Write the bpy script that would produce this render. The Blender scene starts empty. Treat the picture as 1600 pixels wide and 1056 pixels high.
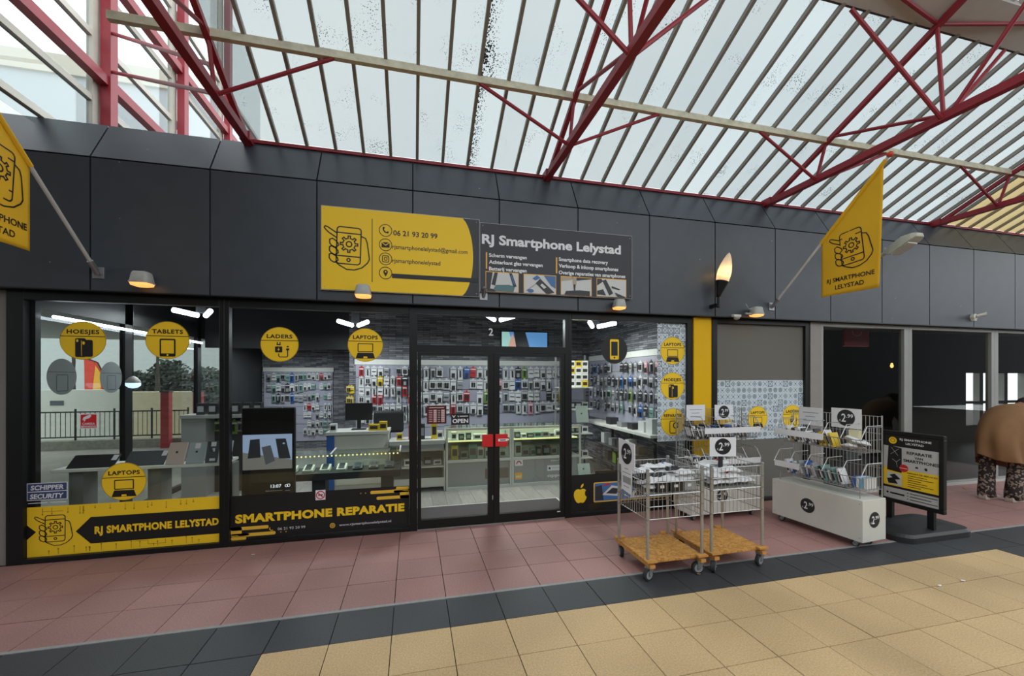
import bpy, bmesh, math, random
from mathutils import Vector, Matrix
random.seed(7)
sc = bpy.context.scene
C = sc.collection
PI = math.pi
# ---------------------------------------------------------------- camera
F, HC, PSI = 638.0, 1.77, math.atan(155/638.0)
cd = bpy.data.cameras.new('camera'); cam = bpy.data.objects.new('camera', cd); C.objects.link(cam)
cam.location = (0, 0, HC); cam.rotation_euler = (PI/2, 0, -PSI)
cd.sensor_width = 36; cd.lens = F/1600*36; cd.shift_y = 62/1600; cd.clip_start = .05; cd.clip_end = 300
sc.camera = cam
# ---------------------------------------------------------------- sky, exposure
w = bpy.data.worlds.new('overcast_sky'); sc.world = w; w.use_nodes = True
nt = w.node_tree; bg = nt.nodes['Background']
tc = nt.nodes.new('ShaderNodeTexCoord'); nz = nt.nodes.new('ShaderNodeTexNoise'); rp = nt.nodes.new('ShaderNodeValToRGB')
nz.inputs['Scale'].default_value = 2.2; nz.inputs['Detail'].default_value = 3
rp.color_ramp.elements[0].position = .3; rp.color_ramp.elements[0].color = (.80, .885, .93, 1)
rp.color_ramp.elements[1].position = .7; rp.color_ramp.elements[1].color = (.93, .97, .98, 1)
nt.links.new(tc.outputs['Generated'], nz.inputs['Vector']); nt.links.new(nz.outputs['Fac'], rp.inputs['Fac'])
nt.links.new(rp.outputs['Color'], bg.inputs['Color']); bg.inputs['Strength'].default_value = 2.45
vs = sc.view_settings; vs.view_transform = 'Standard'; vs.look = 'None'; vs.gamma = 1; vs.use_curve_mapping = False
vs.exposure = 0.0
sc.cycles.transparent_max_bounces = 24; sc.cycles.max_bounces = 8; sc.cycles.diffuse_bounces = 4; sc.cycles.glossy_bounces = 3
sc.cycles.caustics_reflective = False; sc.cycles.caustics_refractive = False; sc.cycles.sample_clamp_indirect = 6
# ---------------------------------------------------------------- where things stand: wall planes and ground, in metres
SP, CP = math.sin(PSI), math.cos(PSI)
YF, YW = 4.75, 4.87                      # fascia face, shop window plane
def wx(px, D=YW):
    u = (px-800)/F
    return D*(SP+u*CP)/(CP-u*SP)
def wz(px, py, D=YW):
    u = (px-800)/F
    return HC+(590-py)/F*D/(CP-u*SP)
def gp(px, py, z=0.0):
    zc = F*(HC-z)/(py-590); u = (px-800)/F
    return (zc*(SP+u*CP), zc*(CP-u*SP))
# ---------------------------------------------------------------- materials
def lin(c): c /= 255.0; return c/12.92 if c <= .04045 else ((c+.055)/1.055)**2.4
def rgb(t): return (lin(t[0]), lin(t[1]), lin(t[2]), 1)
MATS = {}
def mat(name, col, rough=.5, metal=0, noise=0, scale=8, emit=0, ecol=None, bump=0, bscale=None, spec=.5, vary=0, stretch=None):
    if name in MATS: return MATS[name]
    m = bpy.data.materials.new(name); m.use_nodes = True; n = m.node_tree; b = n.nodes['Principled BSDF']
    b.inputs['Roughness'].default_value = rough; b.inputs['Metallic'].default_value = metal
    b.inputs['Specular IOR Level'].default_value = spec
    c = rgb(col); b.inputs['Base Color'].default_value = c
    if noise or bump or vary:
        t = n.nodes.new('ShaderNodeTexCoord'); mp = n.nodes.new('ShaderNodeMapping')
        n.links.new(t.outputs['Object'], mp.inputs['Vector'])
        if stretch: mp.inputs['Scale'].default_value = stretch
        x = n.nodes.new('ShaderNodeTexNoise'); x.inputs['Scale'].default_value = scale; x.inputs['Detail'].default_value = 5
        n.links.new(mp.outputs['Vector'], x.inputs['Vector'])
        h = n.nodes.new('ShaderNodeHueSaturation'); h.inputs['Color'].default_value = c
        ma = n.nodes.new('ShaderNodeMapRange'); ma.inputs['From Min'].default_value = .25; ma.inputs['From Max'].default_value = .75
        ma.inputs['To Min'].default_value = 1-noise; ma.inputs['To Max'].default_value = 1+noise
        n.links.new(x.outputs['Fac'], ma.inputs['Value'])
        out = ma.outputs['Result']
        if vary:
            oi = n.nodes.new('ShaderNodeObjectInfo'); mv = n.nodes.new('ShaderNodeMapRange')
            mv.inputs['To Min'].default_value = 1-vary; mv.inputs['To Max'].default_value = 1+vary
            n.links.new(oi.outputs['Random'], mv.inputs['Value'])
            mu = n.nodes.new('ShaderNodeMath'); mu.operation = 'MULTIPLY'
            n.links.new(out, mu.inputs[0]); n.links.new(mv.outputs['Result'], mu.inputs[1]); out = mu.outputs[0]
        n.links.new(out, h.inputs['Value']); n.links.new(h.outputs['Color'], b.inputs['Base Color'])
        if bump:
            bn = n.nodes.new('ShaderNodeBump'); bn.inputs['Strength'].default_value = bump; bn.inputs['Distance'].default_value = .01
            y = n.nodes.new('ShaderNodeTexNoise'); y.inputs['Scale'].default_value = bscale or scale*3
            n.links.new(mp.outputs['Vector'], y.inputs['Vector'])
            n.links.new(y.outputs['Fac'], bn.inputs['Height']); n.links.new(bn.outputs['Normal'], b.inputs['Normal'])
    if emit:
        b.inputs['Emission Color'].default_value = rgb(ecol or col); b.inputs['Emission Strength'].default_value = emit
    MATS[name] = m; return m
def glassmat(name, tint, refl=1.0, rough=0.0, dirt=0, haze=0, hazecol=(200, 205, 205), speck=0, streak=0):
    m = bpy.data.materials.new(name); m.use_nodes = True; n = m.node_tree; n.nodes.clear()
    L = n.links.new
    o = n.nodes.new('ShaderNodeOutputMaterial'); tr = n.nodes.new('ShaderNodeBsdfTransparent'); gl = n.nodes.new('ShaderNodeBsdfGlossy')
    ge = n.nodes.new('ShaderNodeNewGeometry'); dt = n.nodes.new('ShaderNodeVectorMath'); dt.operation = 'DOT_PRODUCT'; L(ge.outputs['Normal'], dt.inputs[0]); L(ge.outputs['Incoming'], dt.inputs[1])
    def mth(op, a, b_=None):
        x = n.nodes.new('ShaderNodeMath'); x.operation = op; L(a, x.inputs[0])
        if b_ is not None: x.inputs[1].default_value = b_
        return x.outputs[0]
    iv = n.nodes.new('ShaderNodeMath'); iv.operation = 'SUBTRACT'; iv.inputs[0].default_value = 1; L(mth('ABSOLUTE', dt.outputs['Value']), iv.inputs[1])
    fr = mth('ADD', mth('MULTIPLY', mth('POWER', iv.outputs[0], 5.0), .96), .04); mx = n.nodes.new('ShaderNodeMixShader')
    mu = n.nodes.new('ShaderNodeMath'); mu.operation = 'MULTIPLY'; mu.inputs[1].default_value = refl
    tr.inputs['Color'].default_value = rgb(tint)
    if speck:                                            # sheets age differently
        ov = n.nodes.new('ShaderNodeObjectInfo'); mv = n.nodes.new('ShaderNodeMapRange'); mv.inputs['To Min'].default_value = .93; mv.inputs['To Max'].default_value = 1.04; L(ov.outputs['Random'], mv.inputs['Value'])
        hv = n.nodes.new('ShaderNodeHueSaturation'); hv.inputs['Color'].default_value = rgb(tint); L(mv.outputs[0], hv.inputs['Value']); L(hv.outputs['Color'], tr.inputs['Color'])
    gl.inputs['Roughness'].default_value = rough
    L(fr, mu.inputs[0]); L(mu.outputs[0], mx.inputs['Fac']); L(tr.outputs[0], mx.inputs[1]); L(gl.outputs[0], mx.inputs[2])
    last = mx.outputs[0]
    if haze or speck:
        df = n.nodes.new('ShaderNodeBsdfDiffuse'); df.inputs['Color'].default_value = rgb(hazecol)
        tl = n.nodes.new('ShaderNodeBsdfTranslucent'); tl.inputs['Color'].default_value = rgb(hazecol)
        ad = n.nodes.new('ShaderNodeMixShader'); ad.inputs['Fac'].default_value = .5
        L(df.outputs[0], ad.inputs[1]); L(tl.outputs[0], ad.inputs[2])
        m2 = n.nodes.new('ShaderNodeMixShader'); L(last, m2.inputs[1]); L(ad.outputs[0], m2.inputs[2])
        m2.inputs['Fac'].default_value = haze; last = m2.outputs[0]
    if speck:
        t = n.nodes.new('ShaderNodeTexCoord'); v = n.nodes.new('ShaderNodeTexVoronoi'); v.inputs['Scale'].default_value = 55
        oi = n.nodes.new('ShaderNodeObjectInfo'); va = n.nodes.new('ShaderNodeVectorMath'); va.operation = 'ADD'
        L(t.outputs['Object'], va.inputs[0]); L(oi.outputs['Location'], va.inputs[1]); L(va.outputs[0], v.inputs['Vector'])
        nzz = n.nodes.new('ShaderNodeTexNoise'); nzz.inputs['Scale'].default_value = 3; L(va.outputs[0], nzz.inputs['Vector'])
        mr = n.nodes.new('ShaderNodeMapRange'); mr.inputs['From Min'].default_value = .47; mr.inputs['From Max'].default_value = .75
        mr.inputs['To Min'].default_value = 0; mr.inputs['To Max'].default_value = .3; L(nzz.outputs['Fac'], mr.inputs['Value'])
        thr = mr.outputs[0]
        if streak:                                       # grime gathered along one edge of the sheet
            sx_ = n.nodes.new('ShaderNodeSeparateXYZ'); L(t.outputs['Object'], sx_.inputs[0]); m5 = n.nodes.new('ShaderNodeMapRange'); L(sx_.outputs['X'], m5.inputs['Value'])
            m5.inputs['From Min'].default_value = .12; m5.inputs['From Max'].default_value = .30; m5.inputs['To Max'].default_value = streak
            a5 = n.nodes.new('ShaderNodeMath'); L(m5.outputs[0], a5.inputs[0]); L(thr, a5.inputs[1]); thr = a5.outputs[0]
        lt = n.nodes.new('ShaderNodeMath'); lt.operation = 'LESS_THAN'; L(v.outputs['Distance'], lt.inputs[0]); L(thr, lt.inputs[1])
        s = n.nodes.new('ShaderNodeMath'); s.operation = 'MULTIPLY'; s.inputs[1].default_value = speck; L(lt.outputs[0], s.inputs[0])
        dk = n.nodes.new('ShaderNodeBsdfDiffuse'); dk.inputs['Color'].default_value = (.03, .035, .03, 1)
        m3 = n.nodes.new('ShaderNodeMixShader'); L(s.outputs[0], m3.inputs['Fac']); L(last, m3.inputs[1]); L(dk.outputs[0], m3.inputs[2]); last = m3.outputs[0]
    L(last, o.inputs['Surface'])
    MATS[name] = m; return m
# ---------------------------------------------------------------- mesh building
ORG = {}
class MB:
    def __init__(s): s.v = []; s.f = []; s.mi = []; s.cur = 0
    def add(s, vs, fs):
        k = len(s.v); s.v += [tuple(v) for v in vs]; s.f += [tuple(i+k for i in f) for f in fs]; s.mi += [s.cur]*len(fs); return s
    def box(s, x0, x1, y0, y1, z0, z1):
        return s.add([(x0,y0,z0),(x1,y0,z0),(x1,y1,z0),(x0,y1,z0),(x0,y0,z1),(x1,y0,z1),(x1,y1,z1),(x0,y1,z1)],
                     [(0,3,2,1),(4,5,6,7),(0,1,5,4),(1,2,6,5),(2,3,7,6),(3,0,4,7)])
    def hexa(s, p):                                   # 8 points: bottom 4, top 4
        return s.add(p, [(0,3,2,1),(4,5,6,7),(0,1,5,4),(1,2,6,5),(2,3,7,6),(3,0,4,7)])
    def obox(s, c, U, V, N, a, b, d):                 # half sizes along three axes
        c = Vector(c); U = Vector(U)*a; V = Vector(V)*b; N = Vector(N)*d
        return s.hexa([c-U-V-N, c+U-V-N, c+U+V-N, c-U+V-N, c-U-V+N, c+U-V+N, c+U+V+N, c-U+V+N])
    def bar(s, p0, p1, wd, ht=None, up=(0,0,1)):      # rectangular bar between two points
        p0 = Vector(p0); p1 = Vector(p1); d = (p1-p0); L = d.length; d.normalize(); up = Vector(up)
        if abs(d.dot(up)) > .98: up = Vector((0,1,0))
        sd = d.cross(up).normalized(); u2 = sd.cross(d)
        return s.obox((p0+p1)/2, d, sd, u2, L/2, wd/2, (ht or wd)/2)
    def tube(s, pts, r, n=6, closed=False, caps=True):
        pts = [Vector(p) for p in pts]; k = len(pts); rs = r if isinstance(r, (list, tuple)) else [r]*k
        ref = None; rings = []
        for i, p in enumerate(pts):
            a = pts[(i-1) % k] if (i or closed) else p; b = pts[(i+1) % k] if (i < k-1 or closed) else p
            d = (b-a).normalized()
            if ref is None or abs(ref.dot(d)) > .95:
                ref = Vector((0,0,1)) if abs(d.z) < .9 else Vector((1,0,0))
            sd = d.cross(ref).normalized(); up = sd.cross(d).normalized(); ref = up
            rings.append([p+(sd*math.cos(2*PI*j/n)+up*math.sin(2*PI*j/n))*rs[i] for j in range(n)])
        vs = [v for rr in rings for v in rr]; fs = []
        for i in range(k if closed else k-1):
            a, b = i*n, ((i+1) % k)*n
            fs += [(a+j, a+(j+1) % n, b+(j+1) % n, b+j) for j in range(n)]
        if caps and not closed: fs += [tuple(range(n-1, -1, -1)), tuple(range((k-1)*n, k*n))]
        return s.add(vs, fs)
    def lathe(s, prof, n=16, c=(0,0,0), axis=(0,0,1), caps=True):    # prof: (radius, height)
        ax = Vector(axis).normalized(); c = Vector(c)
        sd = ax.cross(Vector((0,0,1)) if abs(ax.z) < .9 else Vector((1,0,0))).normalized(); up = ax.cross(sd)
        vs = []; fs = []
        for r, h in prof: vs += [c+ax*h+(sd*math.cos(2*PI*j/n)+up*math.sin(2*PI*j/n))*r for j in range(n)]
        for i in range(len(prof)-1):
            a, b = i*n, (i+1)*n; fs += [(a+j, a+(j+1) % n, b+(j+1) % n, b+j) for j in range(n)]
        if caps: fs += [tuple(range(n-1, -1, -1)), tuple(range((len(prof)-1)*n, len(prof)*n))]
        return s.add(vs, fs)
    def prism(s, poly, O, U, V, N, t):                # 2-D outline pushed along N by t
        O = Vector(O); U = Vector(U); V = Vector(V); N = Vector(N); k = len(poly)
        a = [O+U*p[0]+V*p[1] for p in poly]; b = [p+N*t for p in a]
        return s.add(a+b, [tuple(range(k-1, -1, -1)), tuple(range(k, 2*k))]+[(i, (i+1) % k, k+(i+1) % k, k+i) for i in range(k)])
    def grid(s, fn, nu, nv, closeu=False):
        vs = [fn(i/(nu if closeu else nu-1), j/(nv-1)) for j in range(nv) for i in range(nu)]; fs = []
        for j in range(nv-1):
            for i in range(nu if closeu else nu-1):
                fs.append((j*nu+i, j*nu+(i+1) % nu, (j+1)*nu+(i+1) % nu, (j+1)*nu+i))
        return s.add(vs, fs)
    def mesh(s, name, mats, org=(0,0,0), smooth=False):
        me = bpy.data.meshes.new(name); o = Vector(org)
        me.from_pydata([tuple(Vector(v)-o) for v in s.v], [], s.f)
        for m in (mats if isinstance(mats, (list, tuple)) else [mats]): me.materials.append(m)
        if any(s.mi): me.polygons.foreach_set('material_index', s.mi)
        if smooth: me.polygons.foreach_set('use_smooth', [True]*len(me.polygons))
        me.update(); return me
    def build(s, name, m, parent=None, smooth=False, bevel=0, kind=None, org=None, label=None, seg=2, auto=None):
        if parent is not None: o0 = ORG[parent.name]
        else: o0 = Vector(org) if org else Vector((0,0,0))
        me = s.mesh(name, m, o0, smooth)
        o = bpy.data.objects.new(name, me); C.objects.link(o)
        if parent is not None: o.parent = parent
        else: o.location = o0
        ORG[o.name] = Vector(o0)
        if bevel:
            bv = o.modifiers.new('edge', 'BEVEL'); bv.width = bevel; bv.segments = seg; bv.limit_method = 'ANGLE'; bv.angle_limit = math.radians(50)
        if kind: o['kind'] = kind
        if label: o['label'] = label
        return o
def tag(o, label=None, cat=None, group=None, kind=None):
    if label: o['label'] = label
    if cat: o['category'] = cat
    if group: o['group'] = group
    if kind: o['kind'] = kind
    return o
def thing(name, label, cat, loc=(0,0,0), group=None, kind=None):
    o = bpy.data.objects.new(name, None); C.objects.link(o); o.location = loc; o.empty_display_size = .1
    ORG[o.name] = Vector(loc); return tag(o, label, cat, group, kind)
def struct(name, kind='structure'):
    o = bpy.data.objects.new(name, None); C.objects.link(o); ORG[o.name] = Vector((0,0,0)); o['kind'] = kind; return o
def link_copy(src, parent=None, loc=None, rot=None, scale=None):
    o = src.copy(); C.objects.link(o); o.parent = parent
    if loc is not None: o.location = loc
    if rot is not None: o.rotation_euler = rot
    if scale is not None: o.scale = scale
    return o
def copy_tree(o, parent=None):
    c = o.copy(); C.objects.link(c); c.parent = parent; ORG[c.name] = ORG.get(o.name, Vector((0,0,0)))
    for ch in list(o.children): copy_tree(ch, c)
    return c
def mesh_obj(name, me, parent=None, loc=(0,0,0), rot=None, kind=None, scale=None):
    o = bpy.data.objects.new(name, me); C.objects.link(o); o.parent = parent; o.location = loc
    if rot: o.rotation_euler = rot
    if scale: o.scale = scale
    if kind: o['kind'] = kind
    return o
# ---------------------------------------------------------------- flat print: lettering and marks on a plane
_TXT = {}
def glyphs(s, bold, space=1.0):
    k = (s, bold, space)
    if k not in _TXT:
        cu = bpy.data.curves.new('t', 'FONT'); cu.body = s; cu.size = 1; cu.offset = bold; cu.resolution_u = 3; cu.space_character = space
        ob = bpy.data.objects.new('t', cu); C.objects.link(ob)
        dg = bpy.context.evaluated_depsgraph_get()
        me = bpy.data.meshes.new_from_object(ob.evaluated_get(dg))
        vs = [(v.co.x, v.co.y) for v in me.vertices]; fs = [tuple(p.vertices) for p in me.polygons]
        bpy.data.objects.remove(ob); bpy.data.curves.remove(cu); bpy.data.meshes.remove(me)
        _TXT[k] = (vs, fs)
    return _TXT[k]
def circ(cx, cy, r, n=32, ry=None, a0=0, a1=2*PI):
    full = abs(a1-a0-2*PI) < 1e-6
    return [(cx+r*math.cos(a0+(a1-a0)*i/(n if full else n-1)), cy+(ry or r)*math.sin(a0+(a1-a0)*i/(n if full else n-1))) for i in range(n)]
def rrect(x0, y0, x1, y1, r, n=4):
    p = []
    for cx, cy, a in ((x1-r, y1-r, 0), (x0+r, y1-r, PI/2), (x0+r, y0+r, PI), (x1-r, y0+r, 1.5*PI)):
        p += [(cx+r*math.cos(a+PI/2*i/n), cy+r*math.sin(a+PI/2*i/n)) for i in range(n+1)]
    return p
def words_of(b):
    """a line of lettering cut where the gap between two letters is wide"""
    par = list(range(len(b.v)))
    def find(i):
        while par[i] != i: par[i] = par[par[i]]; i = par[i]
        return i
    for f in b.f:
        for i in f[1:]: par[find(i)] = find(f[0])
    isl = {}
    for i in range(len(b.v)): isl.setdefault(find(i), []).append(i)
    ks = list(isl); box = [[f(b.v[i][k] for i in isl[r]) for f in (min, max) for k in range(3)] for r in ks]; size = [max(x[k+3]-x[k] for k in range(3)) for x in box]; root = list(range(len(ks)))
    def fr(i):
        while root[i] != i: i = root[i]
        return i
    for i in range(len(ks)):
        for j in range(i):
            gap = sum(max(0, box[i][k]-box[j][k+3], box[j][k]-box[i][k+3])**2 for k in range(3))**.5
            if gap <= max(.019, .48*max(size[i], size[j])): root[fr(i)] = fr(j)
    grp = {r: fr(i) for i, r in enumerate(ks)}; out = {}
    if len(set(grp.values())) == 1: return [b]
    for g_ in set(grp.values()):
        use = [i for i in range(len(b.v)) if grp[find(i)] == g_]; ix = {i: k for k, i in enumerate(use)}
        out[g_] = MB().add([b.v[i] for i in use], [tuple(ix[i] for i in f) for f in b.f if f[0] in ix])
    return list(out.values())
class Print:
    """marks on a plane: O origin, U right, V up, facing U x V; warp bends it (flags)"""
    def __init__(s, O, U=(1,0,0), V=(0,0,1), N=None, warp=None):
        s.O = Vector(O); s.U = Vector(U).normalized(); s.V = Vector(V).normalized(); s.N = Vector(N) if N else s.U.cross(s.V).normalized()
        s.L = {}; s.warp = warp
    def m(s, m, lay, txt=False):
        b = MB(); s.L.setdefault((m.name, lay), []).append((b, txt)); return b
    def P(s, u, v, lay):
        if s.warp:
            p, n = s.warp(u, v); return p+n*(.0012*lay)
        return s.O+s.U*u+s.V*v+s.N*(.0012*lay)
    def poly(s, m, pts, lay=1):
        if s.N.dot(s.U.cross(s.V)) < 0: pts = pts[::-1]
        s.m(m, lay).add([s.P(u, v, lay) for u, v in pts], [tuple(range(len(pts)))]); return s
    def rect(s, m, x0, y0, x1, y1, lay=1): return s.poly(m, [(x0,y0),(x1,y0),(x1,y1),(x0,y1)], lay)
    def circle(s, m, cx, cy, r, lay=1, n=32, ry=None): return s.poly(m, circ(cx, cy, r, n, ry), lay)
    def stroke(s, m, pts, wd, closed=False, lay=1):
        b = s.m(m, lay); k = len(pts); h = wd/2; vs = []; nn = k
        for i in range(k):
            a = pts[(i-1) % k] if (i or closed) else pts[i]; c = pts[(i+1) % k] if (i < k-1 or closed) else pts[i]; p = pts[i]
            def un(p, q):
                d = math.hypot(q[0]-p[0], q[1]-p[1]) or 1; return ((q[0]-p[0])/d, (q[1]-p[1])/d)
            d1 = un(a, p) if a != p else un(p, c); d2 = un(p, c) if c != p else d1
            nx, ny = -(d1[1]+d2[1])/2, (d1[0]+d2[0])/2; q = max(.35, nx*nx+ny*ny)
            vs += [s.P(p[0]+nx*h/q, p[1]+ny*h/q, lay), s.P(p[0]-nx*h/q, p[1]-ny*h/q, lay)]
        b.add(vs, [(2*i+1, 2*((i+1) % k)+1, 2*((i+1) % k), 2*i) for i in range(k if closed else k-1)]); return s
    def ring(s, m, cx, cy, r, wd, lay=1, n=28, ry=None): return s.stroke(m, circ(cx, cy, r, n, ry), wd, True, lay)
    def text(s, m, t, u, v, h, width=None, bold=0.0, align='l', lay=1, slant=0, space=1.0):
        vs, fs = glyphs(t, bold, space)
        if not vs: return s
        x0 = min(p[0] for p in vs); x1 = max(p[0] for p in vs); sy = h/.71; sx = sy if width is None else width/max(x1-x0, 1e-6)
        W = (x1-x0)*sx; u0 = u-(0 if align == 'l' else W/2 if align == 'c' else W)
        s.m(m, lay, True).add([s.P(u0+(x-x0)*sx+slant*y*sy, v+y*sy, lay) for x, y in vs], fs); return s
    def build(s, parent, names=None, default='lettering'):
        out = []
        for (mn, lay), bs in s.L.items():
            nm = (names or {}).get((mn, lay)) or (names or {}).get(mn) or default
            bs = [(b, t) for b, t in bs if b.f]
            box = [[f(v[i] for v in b.v) for f in (min, max) for i in range(3)] for b, _ in bs]; root = list(range(len(bs)))
            def find(i):
                while root[i] != i: i = root[i]
                return i
            for i in range(len(bs)):                     # marks that touch are one part, each line of lettering another
                for j in range(i):
                    if bs[i][1] or bs[j][1]: continue
                    gap = sum(max(0, box[i][k]-box[j][k+3], box[j][k]-box[i][k+3])**2 for k in range(3))**.5
                    if gap <= .018: root[find(i)] = find(j)
            for r in sorted({find(i) for i in range(len(bs))}):
                if bs[r][1]:
                    for q in words_of(bs[r][0]): out.append(q.build(nm, MATS[mn], parent))
                    continue
                q = MB()
                for i in range(len(bs)):
                    if find(i) == r: q.add(bs[i][0].v, bs[i][0].f)
                out.append(q.build(nm if not (nm == 'lettering' and not bs[r][1]) else 'marking', MATS[mn], parent))
        return out
# ================================================================ materials
cladding = mat('cladding', (64, 69, 77), .42, noise=.10, scale=5, bump=.03, bscale=40, vary=.05)
def weather(m):                                          # pale scuffs and droppings on the panels
    n = m.node_tree; L = n.links.new; b = n.nodes['Principled BSDF']; src = b.inputs['Base Color'].links[0].from_socket
    g_ = n.nodes.new('ShaderNodeNewGeometry'); v = n.nodes.new('ShaderNodeTexVoronoi'); v.inputs['Scale'].default_value = 4.5; L(g_.outputs['Position'], v.inputs['Vector'])
    dn = n.nodes.new('ShaderNodeTexNoise'); dn.inputs['Scale'].default_value = 40; L(g_.outputs['Position'], dn.inputs['Vector']); ad = n.nodes.new('ShaderNodeMath'); ad.operation = 'MULTIPLY'; L(v.outputs['Distance'], ad.inputs[0]); L(dn.outputs['Fac'], ad.inputs[1])
    lt = n.nodes.new('ShaderNodeMath'); lt.operation = 'LESS_THAN'; lt.inputs[1].default_value = .016; L(ad.outputs[0], lt.inputs[0]); q = n.nodes.new('ShaderNodeMath'); q.operation = 'MULTIPLY'; q.inputs[1].default_value = .45; L(lt.outputs[0], q.inputs[0])
    mx = n.nodes.new('ShaderNodeMix'); mx.data_type = 'RGBA'; L(q.outputs[0], mx.inputs['Factor']); L(src, mx.inputs['A']); mx.inputs['B'].default_value = (.5, .5, .5, 1); L(mx.outputs['Result'], b.inputs['Base Color'])
weather(cladding)
joint = mat('joint', (18, 19, 21), .8)
black_al = mat('black_aluminium', (15, 16, 17), .42, spec=.4)
dark_grey = mat('dark_grey', (55, 56, 58), .6)
grey_paint = mat('grey_paint', (140, 134, 130), .5, noise=.05)
grey_al = mat('grey_aluminium', (150, 150, 146), .45, noise=.05, scale=4)
red_steel = mat('red_steel', (150, 40, 52), .45, noise=.10, scale=12)
rafter_m = mat('rafter_paint', (150, 146, 138), .5, noise=.06)
purlin_m = mat('purlin_paint', (214, 208, 184), .55, noise=.18, scale=14)
cream = mat('cream_render', (232, 220, 188), .8, noise=.05)
white_m = mat('white_paint', (226, 226, 220), .5, noise=.03)
yellow = mat('yellow_print', (250, 206, 44), .5, spec=.3)
ink = mat('black_print', (22, 20, 22), .5)
white_p = mat('white_print', (232, 232, 238), .5)
red_p = mat('red_print', (206, 34, 38), .45)
win_glass = glassmat('window_glass', (245, 248, 246), 1.0)
roof_glass = glassmat('roof_sheet', (202, 205, 205), .35, .08, haze=.10, hazecol=(205, 208, 206), speck=.8)
dirty_sheet = glassmat('dirty_roof_sheet', (202, 205, 205), .35, .08, haze=.10, hazecol=(205, 208, 206), speck=.9, streak=.5)
def tilemat(name, col, rough, var):
    m = mat(name, col, rough, noise=.22, scale=90, bump=.25, bscale=160, vary=var)
    n = m.node_tree; h = [x for x in n.nodes if x.type == 'HUE_SAT'][0]
    oi = n.nodes.new('ShaderNodeTexNoise'); oi.inputs['Scale'].default_value = .9
    tcn = n.nodes.new('ShaderNodeNewGeometry'); n.links.new(tcn.outputs['Position'], oi.inputs['Vector'])
    mr = n.nodes.new('ShaderNodeMapRange'); mr.inputs['From Min'].default_value = .3; mr.inputs['From Max'].default_value = .7
    mr.inputs['To Min'].default_value = .82; mr.inputs['To Max'].default_value = 1.15; n.links.new(oi.outputs['Fac'], mr.inputs['Value'])
    h2 = n.nodes.new('ShaderNodeHueSaturation'); n.links.new(mr.outputs[0], h2.inputs['Value']); n.links.new(h.outputs['Color'], h2.inputs['Color'])
    n.links.new(h2.outputs['Color'], n.nodes['Principled BSDF'].inputs['Base Color']); return m
tile_red = tilemat('red_rubber_tile', (160, 119, 114), .5, .05)
tile_dark = tilemat('dark_rubber_tile', (58, 60, 64), .5, .07)
tile_yel = tilemat('ochre_tile', (197, 167, 124), .6, .05)
grout = mat('grout', (60, 52, 48), .9, noise=.2)
edge_strip = mat('edge_strip', (150, 148, 148), .6, noise=.1, scale=20)
# ================================================================ paving
Y_RED, Y_DARK, T = 3.33, 2.92, .40
fl = MB().box(-30, 30, -25, 40, -.3, -.012).build('floor', grout, kind='structure')
ORG[fl.name] = Vector((0,0,0))
def tiles(x0, nx, y0, ny, dx, dy, m, z=0.0, gap=.006):
    mb = MB(); mb.box(-dx/2+gap/2, dx/2-gap/2, -dy/2+gap/2, dy/2-gap/2, -.03, 0); me = mb.mesh('paving_tile', m)
    for i in range(nx):
        for j in range(ny):
            o = mesh_obj('paving_tile', me, fl, (x0+(i+.5)*dx, y0+(j+.5)*dy, z+random.uniform(-.0012, .0012)))
            o.rotation_euler = (random.uniform(-.002, .002), random.uniform(-.002, .002), 0)
dyr = (YW-.02-Y_RED)/4
tiles(-.14-.4*14, 42, Y_RED, 4, T, dyr, tile_red)
tiles(-.14-.4*14, 42, Y_DARK, 1, T, Y_RED-Y_DARK-.03, tile_dark)
MB().box(-5.8, 11.2, Y_RED-.03, Y_RED-.002, -.03, .003).build('kerb_strip', edge_strip, fl)
XY0 = .659-.4*4                                          # first joint of the ochre field
tiles(XY0, 17, Y_DARK-.4*9, 9, T, .4, tile_yel)
tiles(XY0-.8, 2, Y_DARK-.4*4, 4, T, .4, tile_dark)
tiles(XY0-.8-.4*6, 6, Y_DARK-.4*4, 4, T, .4, tile_yel)
tiles(XY0+.4*17, 2, Y_DARK-.4*5, 5, T, .4, tile_dark)
tiles(XY0+.4*19, 6, Y_DARK-.4*5, 5, T, .4, tile_yel)
# ================================================================ fascia: cladding panels, sloping panels above, red gutter
wf = struct('wall_front')
ZB, ZK, ZT, YT = 2.61, 3.885, 4.33, 5.0
MB().box(-7, 15, YF+.02, YF+.10, ZB, ZK).build('backing', joint, wf)
MB().hexa([(-7,YF+.03,ZK),(15,YF+.03,ZK),(15,YF+.2,ZK-.05),(-7,YF+.2,ZK-.05),(-7,YT,ZT-.02),(15,YT,ZT-.02),(15,YT+.1,ZT-.05),(-7,YT+.1,ZT-.05)]).build('backing', joint, wf)
g = .007
up_me = MB().box(g, 1-g, 0, .025, ZB, ZK-g).mesh('panel', cladding)
sl = Vector((0, YT-YF, ZT-ZK)); sn = Vector((0, -sl.z, sl.y)).normalized()*-.02
a0 = Vector((0, YF, ZK+g)); a1 = Vector((0, YT, ZT))
ex = lambda p, x: Vector((x, p.y, p.z))
sl_me = MB().hexa([ex(a0, g), ex(a0, 1-g), ex(a0+sn, 1-g)+Vector((0,.02,0)), ex(a0+sn, g)+Vector((0,.02,0)), ex(a1, g), ex(a1, 1-g), ex(a1+sn, 1-g), ex(a1+sn, g)]).mesh('panel', cladding)
for k in range(-7, 15):
    mesh_obj('panel', up_me, wf, (k, YF, 0)); mesh_obj('panel', sl_me, wf, (k, 0, 0))
MB().box(-7, 15, YF, YW+.15, ZB-.012, ZB).build('soffit', black_al, wf)
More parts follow.
